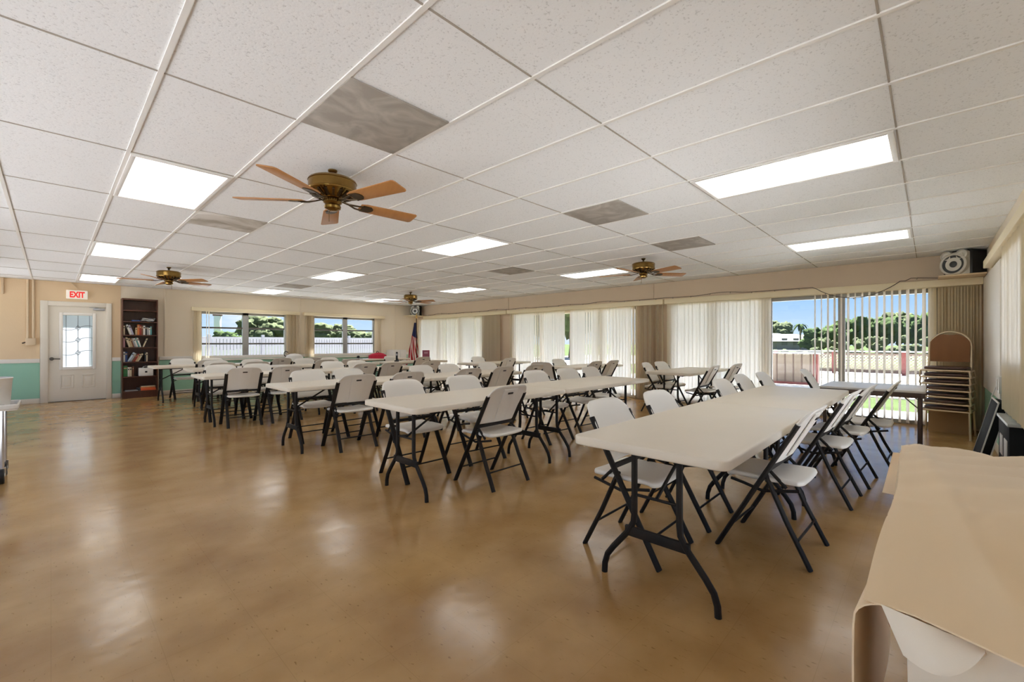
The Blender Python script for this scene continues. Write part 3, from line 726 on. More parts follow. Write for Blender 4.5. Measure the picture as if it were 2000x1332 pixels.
# ------------------------------------------------------------------ wall speakers
def speaker(loc, rz, lab, white):
    r = thing('wall_speaker', lab, 'speaker', loc, rz, 'wall speakers')
    fm = 'speakw' if white else 'silver'
    MB().box(-.16, .16, -.02, .28, 0, .335).build('cabinet', 'black', r, bevel=.01)
    f = MB().prism([(-.15, .0), (.15, .0), (.11, -.05), (-.11, -.05)], .005, .32)
    f.build('front_panel', fm, r, bevel=.02)
    MB().lathe([(.145, -.04), (.15, -.11), (.135, -.125), (.122, -.115), (.12, -.1)], (0, 0, .15), 32, 'Y').build('woofer_ring', fm, r)
    MB().lathe([(.124, -.08), (.122, -.108), (.07, -.095), (.045, -.09), (.04, -.108), (.015, -.115)], (0, 0, .15), 32, 'Y').build('woofer_cone', 'darkgrey', r)
    for sx in (-1, 1):
        MB().lathe([(.062, -.05), (.064, -.1), (.05, -.108), (.045, -.09), (.02, -.085), (.012, -.095)], (sx * .085, 0, .272), 24, 'Y').build('tweeter', fm, r)
    return r
speaker((8.50, -.28, 2.1225), R(-122), 'silver and black wall speaker above the blinds beside the side window', True)
tag(MB().box(8.28, 8.79, -.53, -.08, 2.102, 2.122).build('speaker_shelf', 'tan', bevel=.003), 'small tan shelf under the speaker above the stacked chairs', 'shelf')
speaker((8.5, 12.6, 2.1225), R(-44), 'dark silver wall speaker in the flag corner', False)
tag(MB().box(8.22, 8.79, 12.40, 12.88, 2.102, 2.122).build('speaker_shelf', 'valance', bevel=.003), 'cream shelf under the speaker in the flag corner', 'shelf')

# ------------------------------------------------------------------ flag
root = thing('flag_on_pole', 'american flag hanging furled on a pole in the corner', 'flag', (8.2, 12.1, 0))
MB().tube([(0, 0, .02), (0, 0, 2.0)], .014, n=10).build('pole', 'brassd', root)
MB().lathe([(.17, 0), (.17, .02), (.08, .05), (.03, .07)], n=20).build('base', 'gold', root)
MB().lathe([(.01, 2.0), (.03, 2.02), (.035, 2.05), (.03, 2.08), (.02, 2.1), (.015, 2.13), (.003, 2.17)], n=12).build('finial', 'gold', root)
def fl(u, v):
    # u across the hanging bundle, v down
    wd = .06 + .3 * v ** 1.1; x = -.02 - wd * (u * 1.2 - .3); yy = .05 * math.sin(u * 16) * (.4 + v) * .8
    z = 1.86 - 1.22 * v - .16 * u * v
    return (x * .69 + yy * .724, -x * .724 + yy * .69, z)
fo = MB().sheet(fl, 40, 24).build('flag_cloth', 'flag', root, normals=False, angle=80)
uvl = fo.data.uv_layers.new(name='UVMap')
for p in fo.data.polygons:
    for li in p.loop_indices:
        vi = fo.data.loops[li].vertex_index; i, j = vi % 41, vi // 41
        uvl.data[li].uv = ((i / 40 * .7 + j / 24 * .45), j / 24 + .12 * (i / 40))

# ------------------------------------------------------------------ bookcase and what stands in it
BX0, BX1, BY0, BY1 = 1.055, 1.665, 12.6, 12.885
root = thing('bookcase', 'tall narrow dark brown bookcase against the door wall', 'bookcase', (1.36, 12.74, 0))
def bx(mb, a, b, c, d, e, f_): return mb.box(a - 1.36, b - 1.36, c - 12.74, d - 12.74, e, f_)
for a, b in ((BX0, BX0 + .02), (BX1 - .02, BX1)): bx(MB(), a, b, BY0, BY1, 0, 2.175).build('side_panel', 'walnut', root, bevel=.002)
bx(MB(), BX0 + .02, BX1 - .02, BY1 - .01, BY1, .0, 2.155).build('back_panel', 'walnut', root)
bx(MB(), BX0 + .02, BX1 - .02, BY0, BY1 - .01, 2.14, 2.175).build('top', 'walnut', root)
bx(MB(), BX0 + .02, BX1 - .02, BY0, BY0 + .02, 0, .13).build('kick_board', 'walnut', root)
SH = [.13, .45, .77, 1.09, 1.36, 1.655, 1.9]
for z in SH: bx(MB(), BX0 + .02, BX1 - .02, BY0, BY1 - .01, z, z + .022).build('shelf', 'walnut', root, bevel=.002)
SHN = {1.36: 'third', 1.09: 'fourth', .77: 'fifth', .45: 'sixth'}
bookmats = {}
def bmat(cn):
    cols = {'white': (.75, .73, .68), 'cream': (.65, .55, .38), 'orange': (.6, .18, .05), 'brown': (.2, .08, .04), 'black': (.03, .03, .035), 'red': (.35, .04, .03), 'blue': (.04, .08, .25), 'grey': (.35, .36, .38),
            'lavender': (.5, .46, .58), 'teal': (.1, .3, .3), 'green': (.05, .22, .08), 'tan': (.5, .36, .2), 'pale blue': (.45, .55, .65), 'pink': (.55, .3, .35)}
    if cn not in bookmats: bookmats[cn] = mat('book_' + cn.replace(' ', '_'), cols[cn], .5, var=.12, scale=25)
    return bookmats[cn]
def books(z, items):
    x = BX0 + .025; zz = z + .0225
    for n, (cn, th, h, lean) in enumerate(items):
        if cn is None: x += th; continue
        order = sum(1 for q in items[:n] if q[0])
        state = 'leaning' if lean else 'upright'
        lab = '%s book %s on the %s bookcase shelf, %s from the door side' % (cn, state, SHN[z], ORD[order])
        r = thing('book', lab, 'book', (x, 12.66, zz), 0, 'books on the bookcase shelves')
        a = R(lean); mt = Matrix.Rotation(a, 4, 'Y')
        d = .15
        if lean > 0: off = 0
        else: off = math.sin(-a) * .225
        mt = Matrix.Translation((off if lean < 0 else 0, 0, th * math.sin(a) if lean > 0 else 0)) @ mt
        MB().box(0, th, 0, d, 0, h).box(th * .12, th * .88, .004, d + .003, h, h + .0005).turn(mt).build('cover', bmat(cn), r, bevel=.002)
        MB().box(th * .15, th * .85, -.001, .0, h * .72, h * .84).turn(mt).build('spine_label', bmat('black' if cn in ('white', 'cream', 'tan', 'lavender', 'pale blue') else 'tan'), r)
        wd = th * math.cos(a) + (abs(math.sin(a)) * h if lean < 0 else th * 0)
        nxt = items[n + 1][3] if n + 1 < len(items) and items[n + 1][0] else 0
        x += th / max(.5, math.cos(a)) + .002 + (abs(math.sin(a)) * .22 if nxt == 0 and lean else 0) + (th * math.sin(a) * 0 if lean > 0 else 0)
books(1.36, [('cream', .028, .2, 0), (None, .012, 0, 0), ('white', .035, .23, -18), ('lavender', .03, .22, -18), (None, .02, 0, 0), ('tan', .03, .16, 0), ('orange', .035, .23, 0), ('red', .03, .22, 0), ('brown', .03, .2, 0), ('white', .032, .21, 0), ('black', .028, .2, 0), ('grey', .03, .17, 0), ('white', .02, .16, 0), ('teal', .028, .19, 0)])
books(1.09, [('pink', .028, .2, 0), ('cream', .035, .22, -16), ('tan', .03, .2, -16), ('brown', .025, .2, -16), ('grey', .025, .2, -16), ('white', .028, .2, -16), ('teal', .024, .21, -16), ('white', .026, .21, -16), (None, .02, 0, 0), ('cream', .02, .2, 20)])
books(.77, [('white', .03, .22, 0), ('blue', .035, .22, 0), ('pale blue', .03, .22, 26), ('grey', .03, .2, 26), ('brown', .025, .17, 26), ('red', .025, .18, 26), ('tan', .028, .18, 26), ('cream', .024, .19, 26), ('black', .026, .21, 0), ('cream', .024, .2, 0)])
books(.45, [('green', .07, .235, 0), ('white', .03, .2, 0), ('cream', .035, .2, 0), (None, .01, 0, 0), ('brown', .025, .22, 0)])
r = thing('first_aid_box', 'white box with dark latch and handle on the sixth bookcase shelf', 'box', (1.46, 12.68, .4725))
MB().box(-.125, .125, -.05, .1, 0, .18).build('body', 'whitep', r, bevel=.012)
MB().box(-.02, .02, -.056, -.05, .075, .11).build('latch', 'black', r, bevel=.002)
MB().tube([(-.05, .02, .178), (-.04, .02, .205), (0, .02, .215), (.04, .02, .205), (.05, .02, .178)], .008, n=8).build('handle', 'whitep', r)
r = thing('paper_pile', 'crumpled pile of pale papers on the second bookcase shelf', 'papers', (1.5, 12.7, 1.6775))
for k in range(5):
    MB().sheet(lambda u, v, k=k: (-.13 + .22 * u + .008 * k, -.08 + .16 * v, .016 + .014 * k + .012 * math.sin(u * 7 + k) * math.cos(v * 5 + k)), 10, 6).build('sheet', 'whitep' if k % 2 else 'greyp', r, solid=.006)
tag(MB().box(1.22, 1.36, 12.64, 12.82, 1.6775, 1.71).build('folded_cloth', bmat('blue'), bevel=.01), 'dark blue folded bundle beside papers on the second bookcase shelf', 'cloth')
r = thing('folder_stack', 'orange folder stack on the bottom bookcase shelf', 'folders', (1.5, 12.7, .1525))
MB().box(-.13, .13, -.08, .12, 0, .05).build('folder', 'orange', r, bevel=.003); MB().box(-.135, .12, -.07, .12, .051, .075).build('folder', bmat('orange'), r, bevel=.003); MB().box(-.12, .13, -.06, .12, .076, .092).build('folder', bmat('cream'), r, bevel=.003)
tag(MB().box(1.11, 1.32, 12.63, 12.8, .1525, .172).build('magazine', 'greyp', bevel=.003), 'flat grey magazine on the bottom bookcase shelf', 'magazine')
tag(MB().tube([(1.36 + .05 * math.cos(R(a)), 12.72 + .03 * math.sin(R(a)), .165 + .04) for a in range(0, 361, 20)], .012, n=8).tube([(1.36 + .045 * math.cos(R(a)), 12.72 + .04 * math.sin(R(a)), .165) for a in range(0, 361, 20)], .012, n=8).tube([(1.36 + .048 * math.cos(R(a)), 12.72 + .035 * math.sin(R(a)), .185) for a in range(0, 361, 20)], .012, n=8).build('cord_coil', 'darkgrey'), 'coil of dark green cord on the bottom bookcase shelf', 'cord')

# ------------------------------------------------------------------ things on the tables
TZ = .7375
r = thing('tote_bag', 'bright red bag with dark handle on the table under the window', 'bag', (6.75, 12.0, TZ + .001), R(-40))
MB().sheet(lambda u, v: ((u - .5) * .5 * (1 - .12 * math.sin(PI * v)), 0, 0), 1, 1)
def bagf(k):
    def f(u, v):
        a = 2 * PI * u; rr = (1 - .45 * max(0, v - .6) / .4) * (1 if v < .98 else .5)
        return (.26 * rr * math.cos(a) * (1 + .05 * math.sin(3 * a)), .12 * rr * math.sin(a), .16 * v - .012 * math.sin(5 * a) * v * 0 + .02 * math.cos(a + 1) * v)
    return f
b = MB().sheet(bagf(0), 28, 10); n0 = len(b.v); b.f.append(tuple(range(28))); b.f.append(tuple(10 * 29 + i for i in range(28)))
b.build('body', 'bagred', r)
MB().tube([(-.03, 0, .15), (-.025, 0, .2), (0, 0, .215), (.025, 0, .2), (.03, 0, .15)], .011, n=8).build('handle', 'black', r)
r = thing('cordless_phone', 'black upright handset in its cradle on the fifth row table', 'phone', (6.02, 9.75, TZ), R(-40))
MB().box(-.055, .055, -.05, .05, 0, .03).build('cradle', 'black', r, bevel=.008); MB().bar((0, 0, .03), (.0, .02, .24), .05, .03, (0, 1, 0)).build('handset', 'black', r, bevel=.008)
MB().bar((0, -.014, .15), (0, -.002, .2), .036, .004, (0, 1, 0)).build('screen', 'greyp', r)
r = thing('standing_book', 'maroon book standing upright on a table before the blinds', 'book', (7.0, 9.88, TZ), R(-42))
MB().box(-.095, .095, -.015, .015, 0, .27).build('cover', 'maroon', r, bevel=.003); MB().box(-.09, .09, -.012, .012, .27, .2705).build('pages', 'whitep', r)
MB().box(-.05, .05, -.0165, -.015, .18, .22).build('cover_title', bmat('pink'), r)
r = thing('plastic_tub', 'white plastic tub with dark ring handle on the sixth row', 'tub', (4.12, 11.3, TZ), R(-45))
MB().lathe([(.16, 0), (.19, .02), (.2, .1), (.17, .16), (.09, .2), (.0, .21)], n=24).build('body', 'whitep', r)
MB().tube([(-.2 - .05 * math.cos(R(a)), 0, .2 + .06 * math.sin(R(a))) for a in range(-150, 151, 20)], .01, n=8).build('handle', 'black', r)
r = thing('tape_dispenser', 'small dark tape dispenser on the table beside the red bag', 'tape dispenser', (6.15, 11.95, TZ), R(-40))
MB().box(-.09, .09, -.03, .03, 0, .025).build('base', 'greyp', r, bevel=.006); MB().lathe([(.035, -.015), (.04, -.012), (.04, .012), (.035, .015)], (-.03, 0, .06), 16, 'Y').build('roll', 'black', r)
r = thing('storage_cabinet', 'white low cabinet by the wall beside the flag', 'cabinet', (7.78, 12.62, 0))
MB().box(-.25, .25, -.2, .2, .03, .98).build('body', 'whitep', r, bevel=.01)
for sx in (-1, 1):
    d = MB().box(min(0, sx * .245) + .003, max(0, sx * .245) - .003, -.215, -.2, .06, .96).build('door', 'whitep', r, bevel=.004)
    MB().box(sx * .03 - .006, sx * .03 + .006, -.228, -.215, .5, .6).build('handle', 'greyp', d, bevel=.003)

# ------------------------------------------------------------------ draped table
root = thing('long_table', 'long table under the beige cloth beside the front row', 'table', (1.85, -.21, 0))
MB().box(-.81, .72, -.31, .265, .70, .735).build('tabletop', 'oak', root, bevel=.006)
for sx in (-.66, .6):
    for sy in (-.24, .22): MB().box(sx - .02, sx + .02, sy - .02, sy + .02, 0, .70).build('leg', 'cardframe', root, bevel=.003)
def cloth_top(u, v):
    # u: wall side (0) over to the open-floor edge (1); v: near end (0) to far end (1)
    edge = .085 + .006 * math.sin(7 * v + 1)
    y0 = -.54 + (edge + .54) * min(1, u / .74)
    x0 = .945 + .055 * max(0, min(1, (y0 + .12) / .14)); x = x0 + (2.59 - x0) * v
    over = max(0, u - .74) / .26; flat = 1 - over
    hang = .38 - .2 * v; z = .744
    if over > 0:
        a = min(1, over * 3.2) * PI / 2
        y0 = edge - .035 + .035 * math.sin(a); z = .744 - .035 * (1 - math.cos(a))
        if over > .3125:
            k = (over - .3125) / .6875; z -= hang * k; y0 += .006 * k * math.sin(11 * x + 1) + .07 * k * max(0, v - .55) ** 1.3
    f1 = max(0, (x - 1.6) / .8)
    fold = .013 * f1 * (1 + math.sin(40 * (.82 * x + .55 * y0) + 1.5 * math.sin(5 * x + 2 * u)))
    fold += .006 * (1 + math.sin(8 * x - 6 * u + 1)) * flat + .01 * math.exp(-((u - .5 - .12 * (x - 1)) / .035) ** 2) * flat + .006 * math.exp(-((x - 1.62 - .2 * (1 - u)) / .04) ** 2) * flat
    if v < .1:
        k = 1 - v / .1; z += k * .002 * math.sin(u * 9 + 1.2) * flat
        if over > 0: x += .0 * k; y0 += .012 * k * math.sin(over * PI)
    if v > .955: k = (v - .955) / .045; z -= .03 * k * k
    return (x, y0, z + fold * min(1, v / .12) + .011)
r = thing('tablecloth', 'beige cloth draped over the long table, hem curling at its near end', 'tablecloth', (0, 0, 0))
MB().sheet(cloth_top, 64, 110).build('cloth_panel', 'cloth', r, solid=.003, normals=False, angle=80)
def far_drop(u, v):
    y = -.54 + .66 * u
    return (2.592 + .02 * math.sin(u * 14) * v + .03 * v, y + .04 * v * u, .725 - .2 * v)
MB().sheet(far_drop, 30, 8).build('end_drop', 'cloth', r, solid=.003, normals=False, angle=80)
r = thing('under_cloth', 'pale cloth layer hanging below the beige hem of the draped table', 'tablecloth', (0, 0, 0))
def pocket(u, v):
    y = (.062 - .03 * v) * (1 - u) + -.062 * u
    z = .759 - .02 * u - .068 * v * (1 - u ** 2.6)
    return (.998 - .012 * v - .022 * math.sin(PI * u) * math.sin(v * PI * .6), y, z)
MB().sheet(pocket, 24, 14).build('folded_corner', 'lining', r, solid=.0025, normals=False, angle=80)
def under(u, v):
    y = .03 - .56 * u
    return (1.022 - .02 * v + .012 * math.sin(u * 24) * v, y - .01 * v, .735 - .5 * v)
MB().sheet(lambda u, v: (1.02 + .25 * v, .03 - .54 * u, .7365 + .002 * (1 - v)), 6, 6).build('top_flap', 'lining', r, solid=.002, normals=False)
MB().sheet(under, 50, 14).build('end_drop', 'lining', r, solid=.0025, normals=False, angle=80)

# ------------------------------------------------------------------ cart at the picture's edge
root = thing('utility_cart', 'white utility cart with chrome casters standing in the open floor aisle', 'cart', (-.56, 5.95, 0))
for sx in (-1, 1):
    for sy in (-1, 1):
        MB().tube([(sx * .27, sy * .17, .13), (sx * .27, sy * .17, .68)], .014, n=10).build('post', 'chrome', root)
        c = MB().lathe([(.06, -.014), (.065, -.01), (.065, .01), (.06, .014)], (sx * .27, sy * .17, .065), 18, 'X').build('caster_wheel', 'black', root)
        MB().lathe([(.03, -.018), (.03, .018)], (sx * .27, sy * .17, .065), 14, 'X').box(sx * .27 - .022, sx * .27 + .022, sy * .17 - .012, sy * .17 + .012, .065, .14).build('caster_fork', 'chrome', c)
for z in (.63,):
    MB().prism(rrect(.36, .23, .04), z, z + .012).build('tray', 'whitep', root)
    q = MB(); o = rrect(.36, .23, .04); q.tube([(x, y, z + .03) for x, y in o + o[:1]], .01, .022, n=8, cap=False); q.build('tray_rim', 'whitep', root)
r = thing('waste_bin', 'white plastic bin standing on the utility cart', 'bin', (-.4, 5.93, .643))
MB().lathe([(.13, 0), (.15, .01), (.165, .25), (.172, .26), (.165, .265), (.155, .25), (.14, .02), (.01, .015)], n=28).build('body', 'whitep', r)
r = thing('spray_bottle', 'white bottle with black cap standing in the cart bin', 'bottle', (-.41, 5.9, .66))
MB().lathe([(.04, 0), (.045, .02), (.045, .24), (.02, .29)], n=16).build('body', 'whitep', r); MB().lathe([(.025, .29), (.03, .3), (.03, .33), (.02, .345)], n=16).build('cap', 'black', r)

# ------------------------------------------------------------------ items under the side window
r = thing('leaning_panel', 'thick black panel with white edges leaning on the side wall below the white board', 'panel', (6.44, -.315, .0))
mt = Matrix.Rotation(R(13), 4, 'X')
MB().box(-.3, .3, -.07, .0, .0, .66).turn(mt).build('board', 'matblack', r, bevel=.003)
q = MB()
for y in (-.072, -.008): q.box(-.306, -.294, y, y + .01, .0, .665).box(.294, .306, y, y + .01, .0, .665).box(-.306, .306, y, y + .01, .656, .668)
q.turn(mt).build('edge_trim', 'whitep', r)
r = thing('equipment_case', 'black case with grey lid standing under the side window', 'case', (5.5, -.5, 0))
MB().box(-.3, .42, -.045, .05, 0, .55).build('body', 'matblack', r, bevel=.006); MB().box(-.31, .45, -.048, .06, .55, .575).build('lid', 'marble', r, bevel=.004)
for x in (-.2, .1): MB().box(x, x + .18, .05, .055, .25, .42).build('front_label', 'outlet', r)
r = thing('wall_outlet', 'grey outlet box with plug below the side window', 'outlet', (6.68, YF + .0, .7))
MB().box(-.1, .1, 0, .05, 0, .17).build('box', 'outlet', r, bevel=.004); MB().box(-.03, .03, .05, .06, .03, .14).build('cover_plate', 'whitep', r, bevel=.002); MB().tube([(.0, .06, .06), (.05, .09, -.05), (.1, .05, -.15)], .005, n=6).build('cord', 'whitep', r)

# ------------------------------------------------------------------ outdoors
struct('ground', MB().box(-60, 260, -150, 200, -.5, -.14), 'grass', 'green lawn outside', 'lawn', smooth=False)
tag(MB().box(XR + .16, 11.2, -6, 14, -.14, -.1).build('patio_slab', 'white_concrete', bevel=.01), 'pale concrete walk outside the sliding doors', 'patio', kind='structure')
tag(MB().box(13.9, 24.5, -12, 9, -.14, -.1).build('pool_deck', 'white_concrete', bevel=.01), 'sunlit white deck beyond the lawn strip', 'deck', kind='structure')
tag(MB().box(2, 40, 13.6, 25.8, -.14, -.1).build('driveway', 'asphalt', bevel=.01), 'pale concrete drive outside the door wall windows', 'driveway', kind='structure')
tag(MB().box(-14, XL - .12, -14, 16, -.14, -.1).build('reflector', 'asphalt', bevel=.01), 'added ground terrace along the unseen side wall', 'reflector', kind='structure')  # unseen slab added to bounce sunlight up to the ceiling
tag(MB().box(XL - .12, 13.8, -14, YF - .12, -.14, -.1).build('reflector', 'asphalt', bevel=.01), 'added ground terrace behind the camera', 'reflector', kind='structure')  # second added slab, bounces sun through the opening behind the camera
# lattice railing
root = thing('lattice_railing', 'white lattice railing with red posts beyond the deck', 'railing', (23.3, 0, -.1))
for y in (5.2, 3.0, .75, -1.6): MB().box(-.07, .07, y - .07, y + .07, 0, .95).build('post', 'redwood', root, bevel=.008)
MB().box(-.08, .08, -3, 5.3, .92, .97).build('top_rail', 'fence', root, bevel=.006)
MB().box(-.03, .03, -3, 5.3, .8, .88).box(-.03, .03, -3, 5.3, .06, .2).build('rail', 'darkwood', root, bevel=.006)
q = MB(); k = -3.6
while k < 5.2:
    for sgn in (-1, 1):
        y0, y1 = (k, k + .6) if sgn > 0 else (k + .6, k)
        z0, z1 = .2, .8
        ya, yb = max(-3, min(5.2, y0)), max(-3, min(5.2, y1))
        if abs(ya - yb) > .02: q.bar((.01 * sgn, ya, z0 + (z1 - z0) * abs(ya - y0) / .6), (.01 * sgn, yb, z1 - (z1 - z0) * abs(yb - y1) / .6), .045, .012, (1, 0, 0))
    k += .12
q.build('lattice_panel', 'lattice', root, smooth=False)
# near stair railing with balusters
root = thing('deck_railing', 'red posted railing with white cap and dark balusters, nearer part', 'railing', (15.6, 3.2, -.1))
for y in (-.75, .5): MB().box(-.06, .06, y - .06, y + .06, 0, .98).build('post', 'redwood', root, bevel=.008)
MB().box(-.3, .3, -.9, .85, .98, 1.02).build('cap', 'fence', root, bevel=.008)
for k in range(6): MB().box(-.02, .02, -.62 + .22 * k - .02, -.62 + .22 * k + .02, .1, .98).build('baluster', 'darkwood', root)
MB().box(-.03, .03, -.8, .6, .04, .12).build('rail', 'redwood', root)
q = MB().box(.3, .33, -.8, .7, .05, .95); q.build('back_board', 'lattice', root)
# white fence beyond the door wall
root = thing('vinyl_fence', 'white board fence outside the door wall windows', 'fence', (11, 25.8, -.1))
q = MB(); k = -8.
while k < 9: q.box(k, k + .13, -.012, .012, .08, 1.5); k += .15
q.build('boards', 'fence', root, smooth=False)
MB().box(-8, 9, -.04, .04, 1.5, 1.6).box(-8, 9, -.03, .03, .04, .12).build('rail', 'fence', root, bevel=.006)
for k in range(8): MB().box(-8 + 2.4 * k - .07, -8 + 2.4 * k + .07, -.07, .07, 0, 1.72).build('post', 'fence', root, bevel=.008)

def crown(mb, c, rx, rz, n, seed, rough=.3):
    rnd = random.Random(seed)
    for k in range(n):
        a = rnd.uniform(0, 2 * PI); rr = rx * math.sqrt(rnd.random()) * .75; zz = rnd.uniform(-.55, .6) * rz
        s = rnd.uniform(.2, .36) * rx
        bm = bmesh.new(); bmesh.ops.create_icosphere(bm, subdivisions=3, radius=1)
        off = Vector((rnd.random() * 50, rnd.random() * 50, 0))
        for v in bm.verts:
            d = 1 + rough * (noise.noise(v.co * 2.3 + off) + .9 * noise.noise(v.co * 7 + off))
            v.co = Vector((v.co.x * s * d + c[0] + rr * math.cos(a), v.co.y * s * d + c[1] + rr * math.sin(a), v.co.z * s * d * min(1.1, rz / rx + .15) + c[2] + zz * .8))
        bm.verts.index_update(); k0 = len(mb.v)
        mb.v += [tuple(v.co) for v in bm.verts]; mb.f += [tuple(k0 + v.index for v in f_.verts) for f_ in bm.faces]; bm.free()
    return mb
def tree(x, y, h, w, m_, lab, seed, n=34):
    r = thing('tree', lab, 'tree', (x, y, -.14), 0, 'trees outside')
    MB().tube([(0, 0, 0), (.05, .03, h * .3), (0, 0, h * .6)], [.16, .13, .08], n=8).build('trunk', 'bark', r)
    crown(MB(), (0, 0, h * .58), w, h * .42, n, seed, .5).build('crown', m_, r, angle=180)
def at(u, d):   # ground position seen at picture column u, d metres ahead
    rr = (u - 1000) / 857.5 * d; c, s = math.cos(R(TH)), math.sin(R(TH))
    return c * d + s * rr, s * d - c * rr
for n, (u, d, h, w, m_, lab) in enumerate([
        (1603, 40, 3.0, 1.8, 'leaf', 'dark green tree beyond the deck railing, beside the pale roof'), (1655, 47, 4.2, 2.2, 'leaf', 'broad green tree behind the lattice railing, before the open vanes'),
        (1712, 39, 4.0, 2.0, 'leaf', 'green tree behind the lattice railing, above its red post'), (1768, 45, 5.0, 2.2, 'olive', 'tall pale green tree behind the lattice railing near stacked chairs'),
        (1825, 38, 4.2, 1.9, 'leaf', 'green tree behind the lattice railing, next to the beige vanes'), (1520, 125, 8.5, 4.0, 'olive', 'hazy tree beside the pale roofs at the open glass'),
        (1113, 38, 7.5, 3.4, 'leaf', 'green tree seen through the narrow gap in the blinds'),
        (452, 42, 2.6, 1.5, 'leaf', 'round green tree above the white fence, first window'), (522, 50, 4.9, 3.0, 'olive', 'large olive tree in the second pane of the first window'),
        (640, 52, 3.9, 3.2, 'olive', 'olive tree above the white fence, second window first pane'), (706, 46, 2.9, 2.8, 'olive', 'low olive tree above the white fence, second window last pane')]):
    x, y = at(u, d); tree(x, y, h, w, m_, lab, 20 + n)
def hedge(u0, u1, d, h, lab, seed):
    a = Vector((*at(u0, d), 0)); b = Vector((*at(u1, d), 0)); mb = MB(); n = max(3, int((b - a).length / 1.0))
    for k in range(n): p = a.lerp(b, k / (n - 1)); crown(mb, (p.x, p.y, h * .42), .9, h * .6, 5, seed + k, .35)
    tag(mb.build('hedge', 'olive', angle=180), lab, 'hedge')
hedge(1500, 1600, 30, 1.0, 'low clipped hedge behind the white railing cap', 70); hedge(1600, 1840, 34, 2.1, 'long green hedge behind the lattice railing', 90)
# palm
x, y = at(1563, 55); r = thing('palm_tree', 'thin palm with round head rising beside the roofs', 'palm', (x, y, -.14))
MB().tube([(0, 0, 0), (.1, 0, 1.8), (0, 0, 3.5)], [.14, .1, .09], n=8).build('trunk', 'bark', r)
q = MB()
for k in range(16):
    a = 2 * PI * k / 16; e = .3 + .9 * ((k * 7) % 5) / 5
    pts = [(math.cos(a) * .9 * t, math.sin(a) * .9 * t, 3.5 + e * t - 1.3 * t * t) for t in (0, .3, .6, .85, 1.)]
    q.tube(pts, [.03, .14, .16, .1, .01], [.01, .02, .02, .02, .01], n=6)
q.build('fronds', 'leaf', r)
# houses beyond
def house(u, d, wd, hw, hr, rm, lab):
    x, y = at(u, d); r = thing('house', lab, 'house', (x, y, -.14), R(TH), 'houses beyond the deck')
    MB().box(-3, 3, -wd / 2, wd / 2, 0, hw).build('walls', 'housew', r)
    e = .5; MB().add([(-3 - e, -wd / 2 - e, hw), (3 + e, -wd / 2 - e, hw), (3 + e, wd / 2 + e, hw), (-3 - e, wd / 2 + e, hw), (0, -wd / 2 + 2.5, hr), (0, wd / 2 - 2.5, hr)], [(0, 1, 4), (1, 2, 5, 4), (2, 3, 5), (3, 0, 4, 5), (0, 3, 2, 1)]).build('roof', rm, r, smooth=False)
    for k in (-.28, .05, .3): MB().box(-3.03, -3, k * wd - .5, k * wd + .5, .9, 2.1).build('window', 'bronze', r)
house(1538, 80, 8, 1.6, 2.9, 'roofw', 'low house with pale hip roof behind the deck'); house(1572, 128, 9, 2.5, 3.6, 'roofr', 'house with terracotta roof behind the pale roof'); house(1508, 112, 8, 2.6, 3.7, 'roofw', 'pale roofed house at the edge of the white blind')
# tall sign outside
x, y = at(425, 60); r = thing('pylon_sign', 'tall white sign with red cap outside, first window', 'sign', (x, y, -.14), R(TH))
MB().box(-.2, .2, -.4, .4, 2.6, 5.0).build('panel', 'white', r, bevel=.02); MB().box(-.22, .22, -.55, .55, 5.0, 5.6).build('cap', 'signred', r, bevel=.02)
for k in (-.4, .4): MB().box(-.06, .06, k - .06, k + .06, 0, 2.6).build('leg', 'greyp', r)

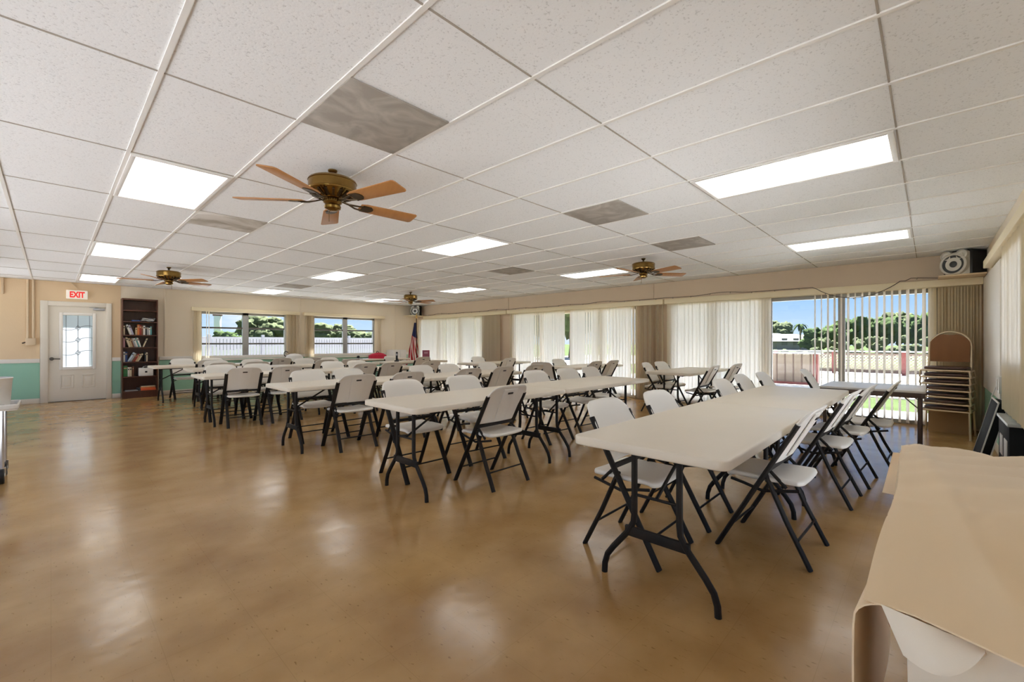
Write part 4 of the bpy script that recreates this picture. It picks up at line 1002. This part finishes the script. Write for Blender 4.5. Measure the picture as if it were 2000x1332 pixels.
# ------------------------------------------------------------------ light and sky
w = bpy.data.worlds.new('sky'); bpy.context.scene.world = w; w.use_nodes = True
nt = w.node_tree; N, L = nt.nodes, nt.links; N.clear()
out = N.new('ShaderNodeOutputWorld'); bg = N.new('ShaderNodeBackground'); tc = N.new('ShaderNodeTexCoord')
sp = N.new('ShaderNodeSeparateXYZ'); L.new(tc.outputs['Generated'], sp.inputs[0])
cr = N.new('ShaderNodeValToRGB'); e = cr.color_ramp.elements
e[0].position = .0; e[0].color = (.62, .78, .95, 1); e[1].position = .35; e[1].color = (.13, .34, .8, 1)
m1 = cr.color_ramp.elements.new(.09); m1.color = (.33, .58, .95, 1)
L.new(sp.outputs[2], cr.inputs[0])
mp = N.new('ShaderNodeMapping'); mp.inputs['Scale'].default_value = (1, 1, 3.2); mp.inputs['Location'].default_value = (1.35, .6, .3); L.new(tc.outputs['Generated'], mp.inputs[0])
nz = N.new('ShaderNodeTexNoise'); nz.inputs['Scale'].default_value = 3.2; nz.inputs['Detail'].default_value = 7; nz.inputs['Roughness'].default_value = .55; L.new(mp.outputs[0], nz.inputs[0])
cc = N.new('ShaderNodeValToRGB'); e = cc.color_ramp.elements; e[0].position = .5; e[0].color = (0, 0, 0, 1); e[1].position = .68; e[1].color = (1, 1, 1, 1); L.new(nz.outputs['Fac'], cc.inputs[0])
mx = N.new('ShaderNodeMix'); mx.data_type = 'RGBA'; mx.inputs[7].default_value = (1.0, 1.0, 1.0, 1); L.new(cc.outputs[0], mx.inputs[0]); L.new(cr.outputs[0], mx.inputs[6])
L.new(mx.outputs[2], bg.inputs[0]); bg.inputs[1].default_value = .4; L.new(bg.outputs[0], out.inputs[0])
sun = bpy.data.lights.new('sun', 'SUN'); sun.energy = SUN; sun.angle = R(.6); sun.color = (.97, .98, 1)
so = bpy.data.objects.new('sun', sun); C.objects.link(so)
so.rotation_euler = Vector((-.42, -.22, -1.0)).to_track_quat('-Z', 'Y').to_euler()

sc = bpy.context.scene
sc.view_settings.view_transform = 'Standard'; sc.view_settings.look = 'None'; sc.view_settings.exposure = 1.5; sc.view_settings.gamma = 1
sc.view_settings.use_curve_mapping = False
sc.cycles.use_denoising = True; sc.cycles.max_bounces = 14; sc.cycles.diffuse_bounces = 8; sc.cycles.transparent_max_bounces = 16
sc.cycles.sample_clamp_indirect = 6
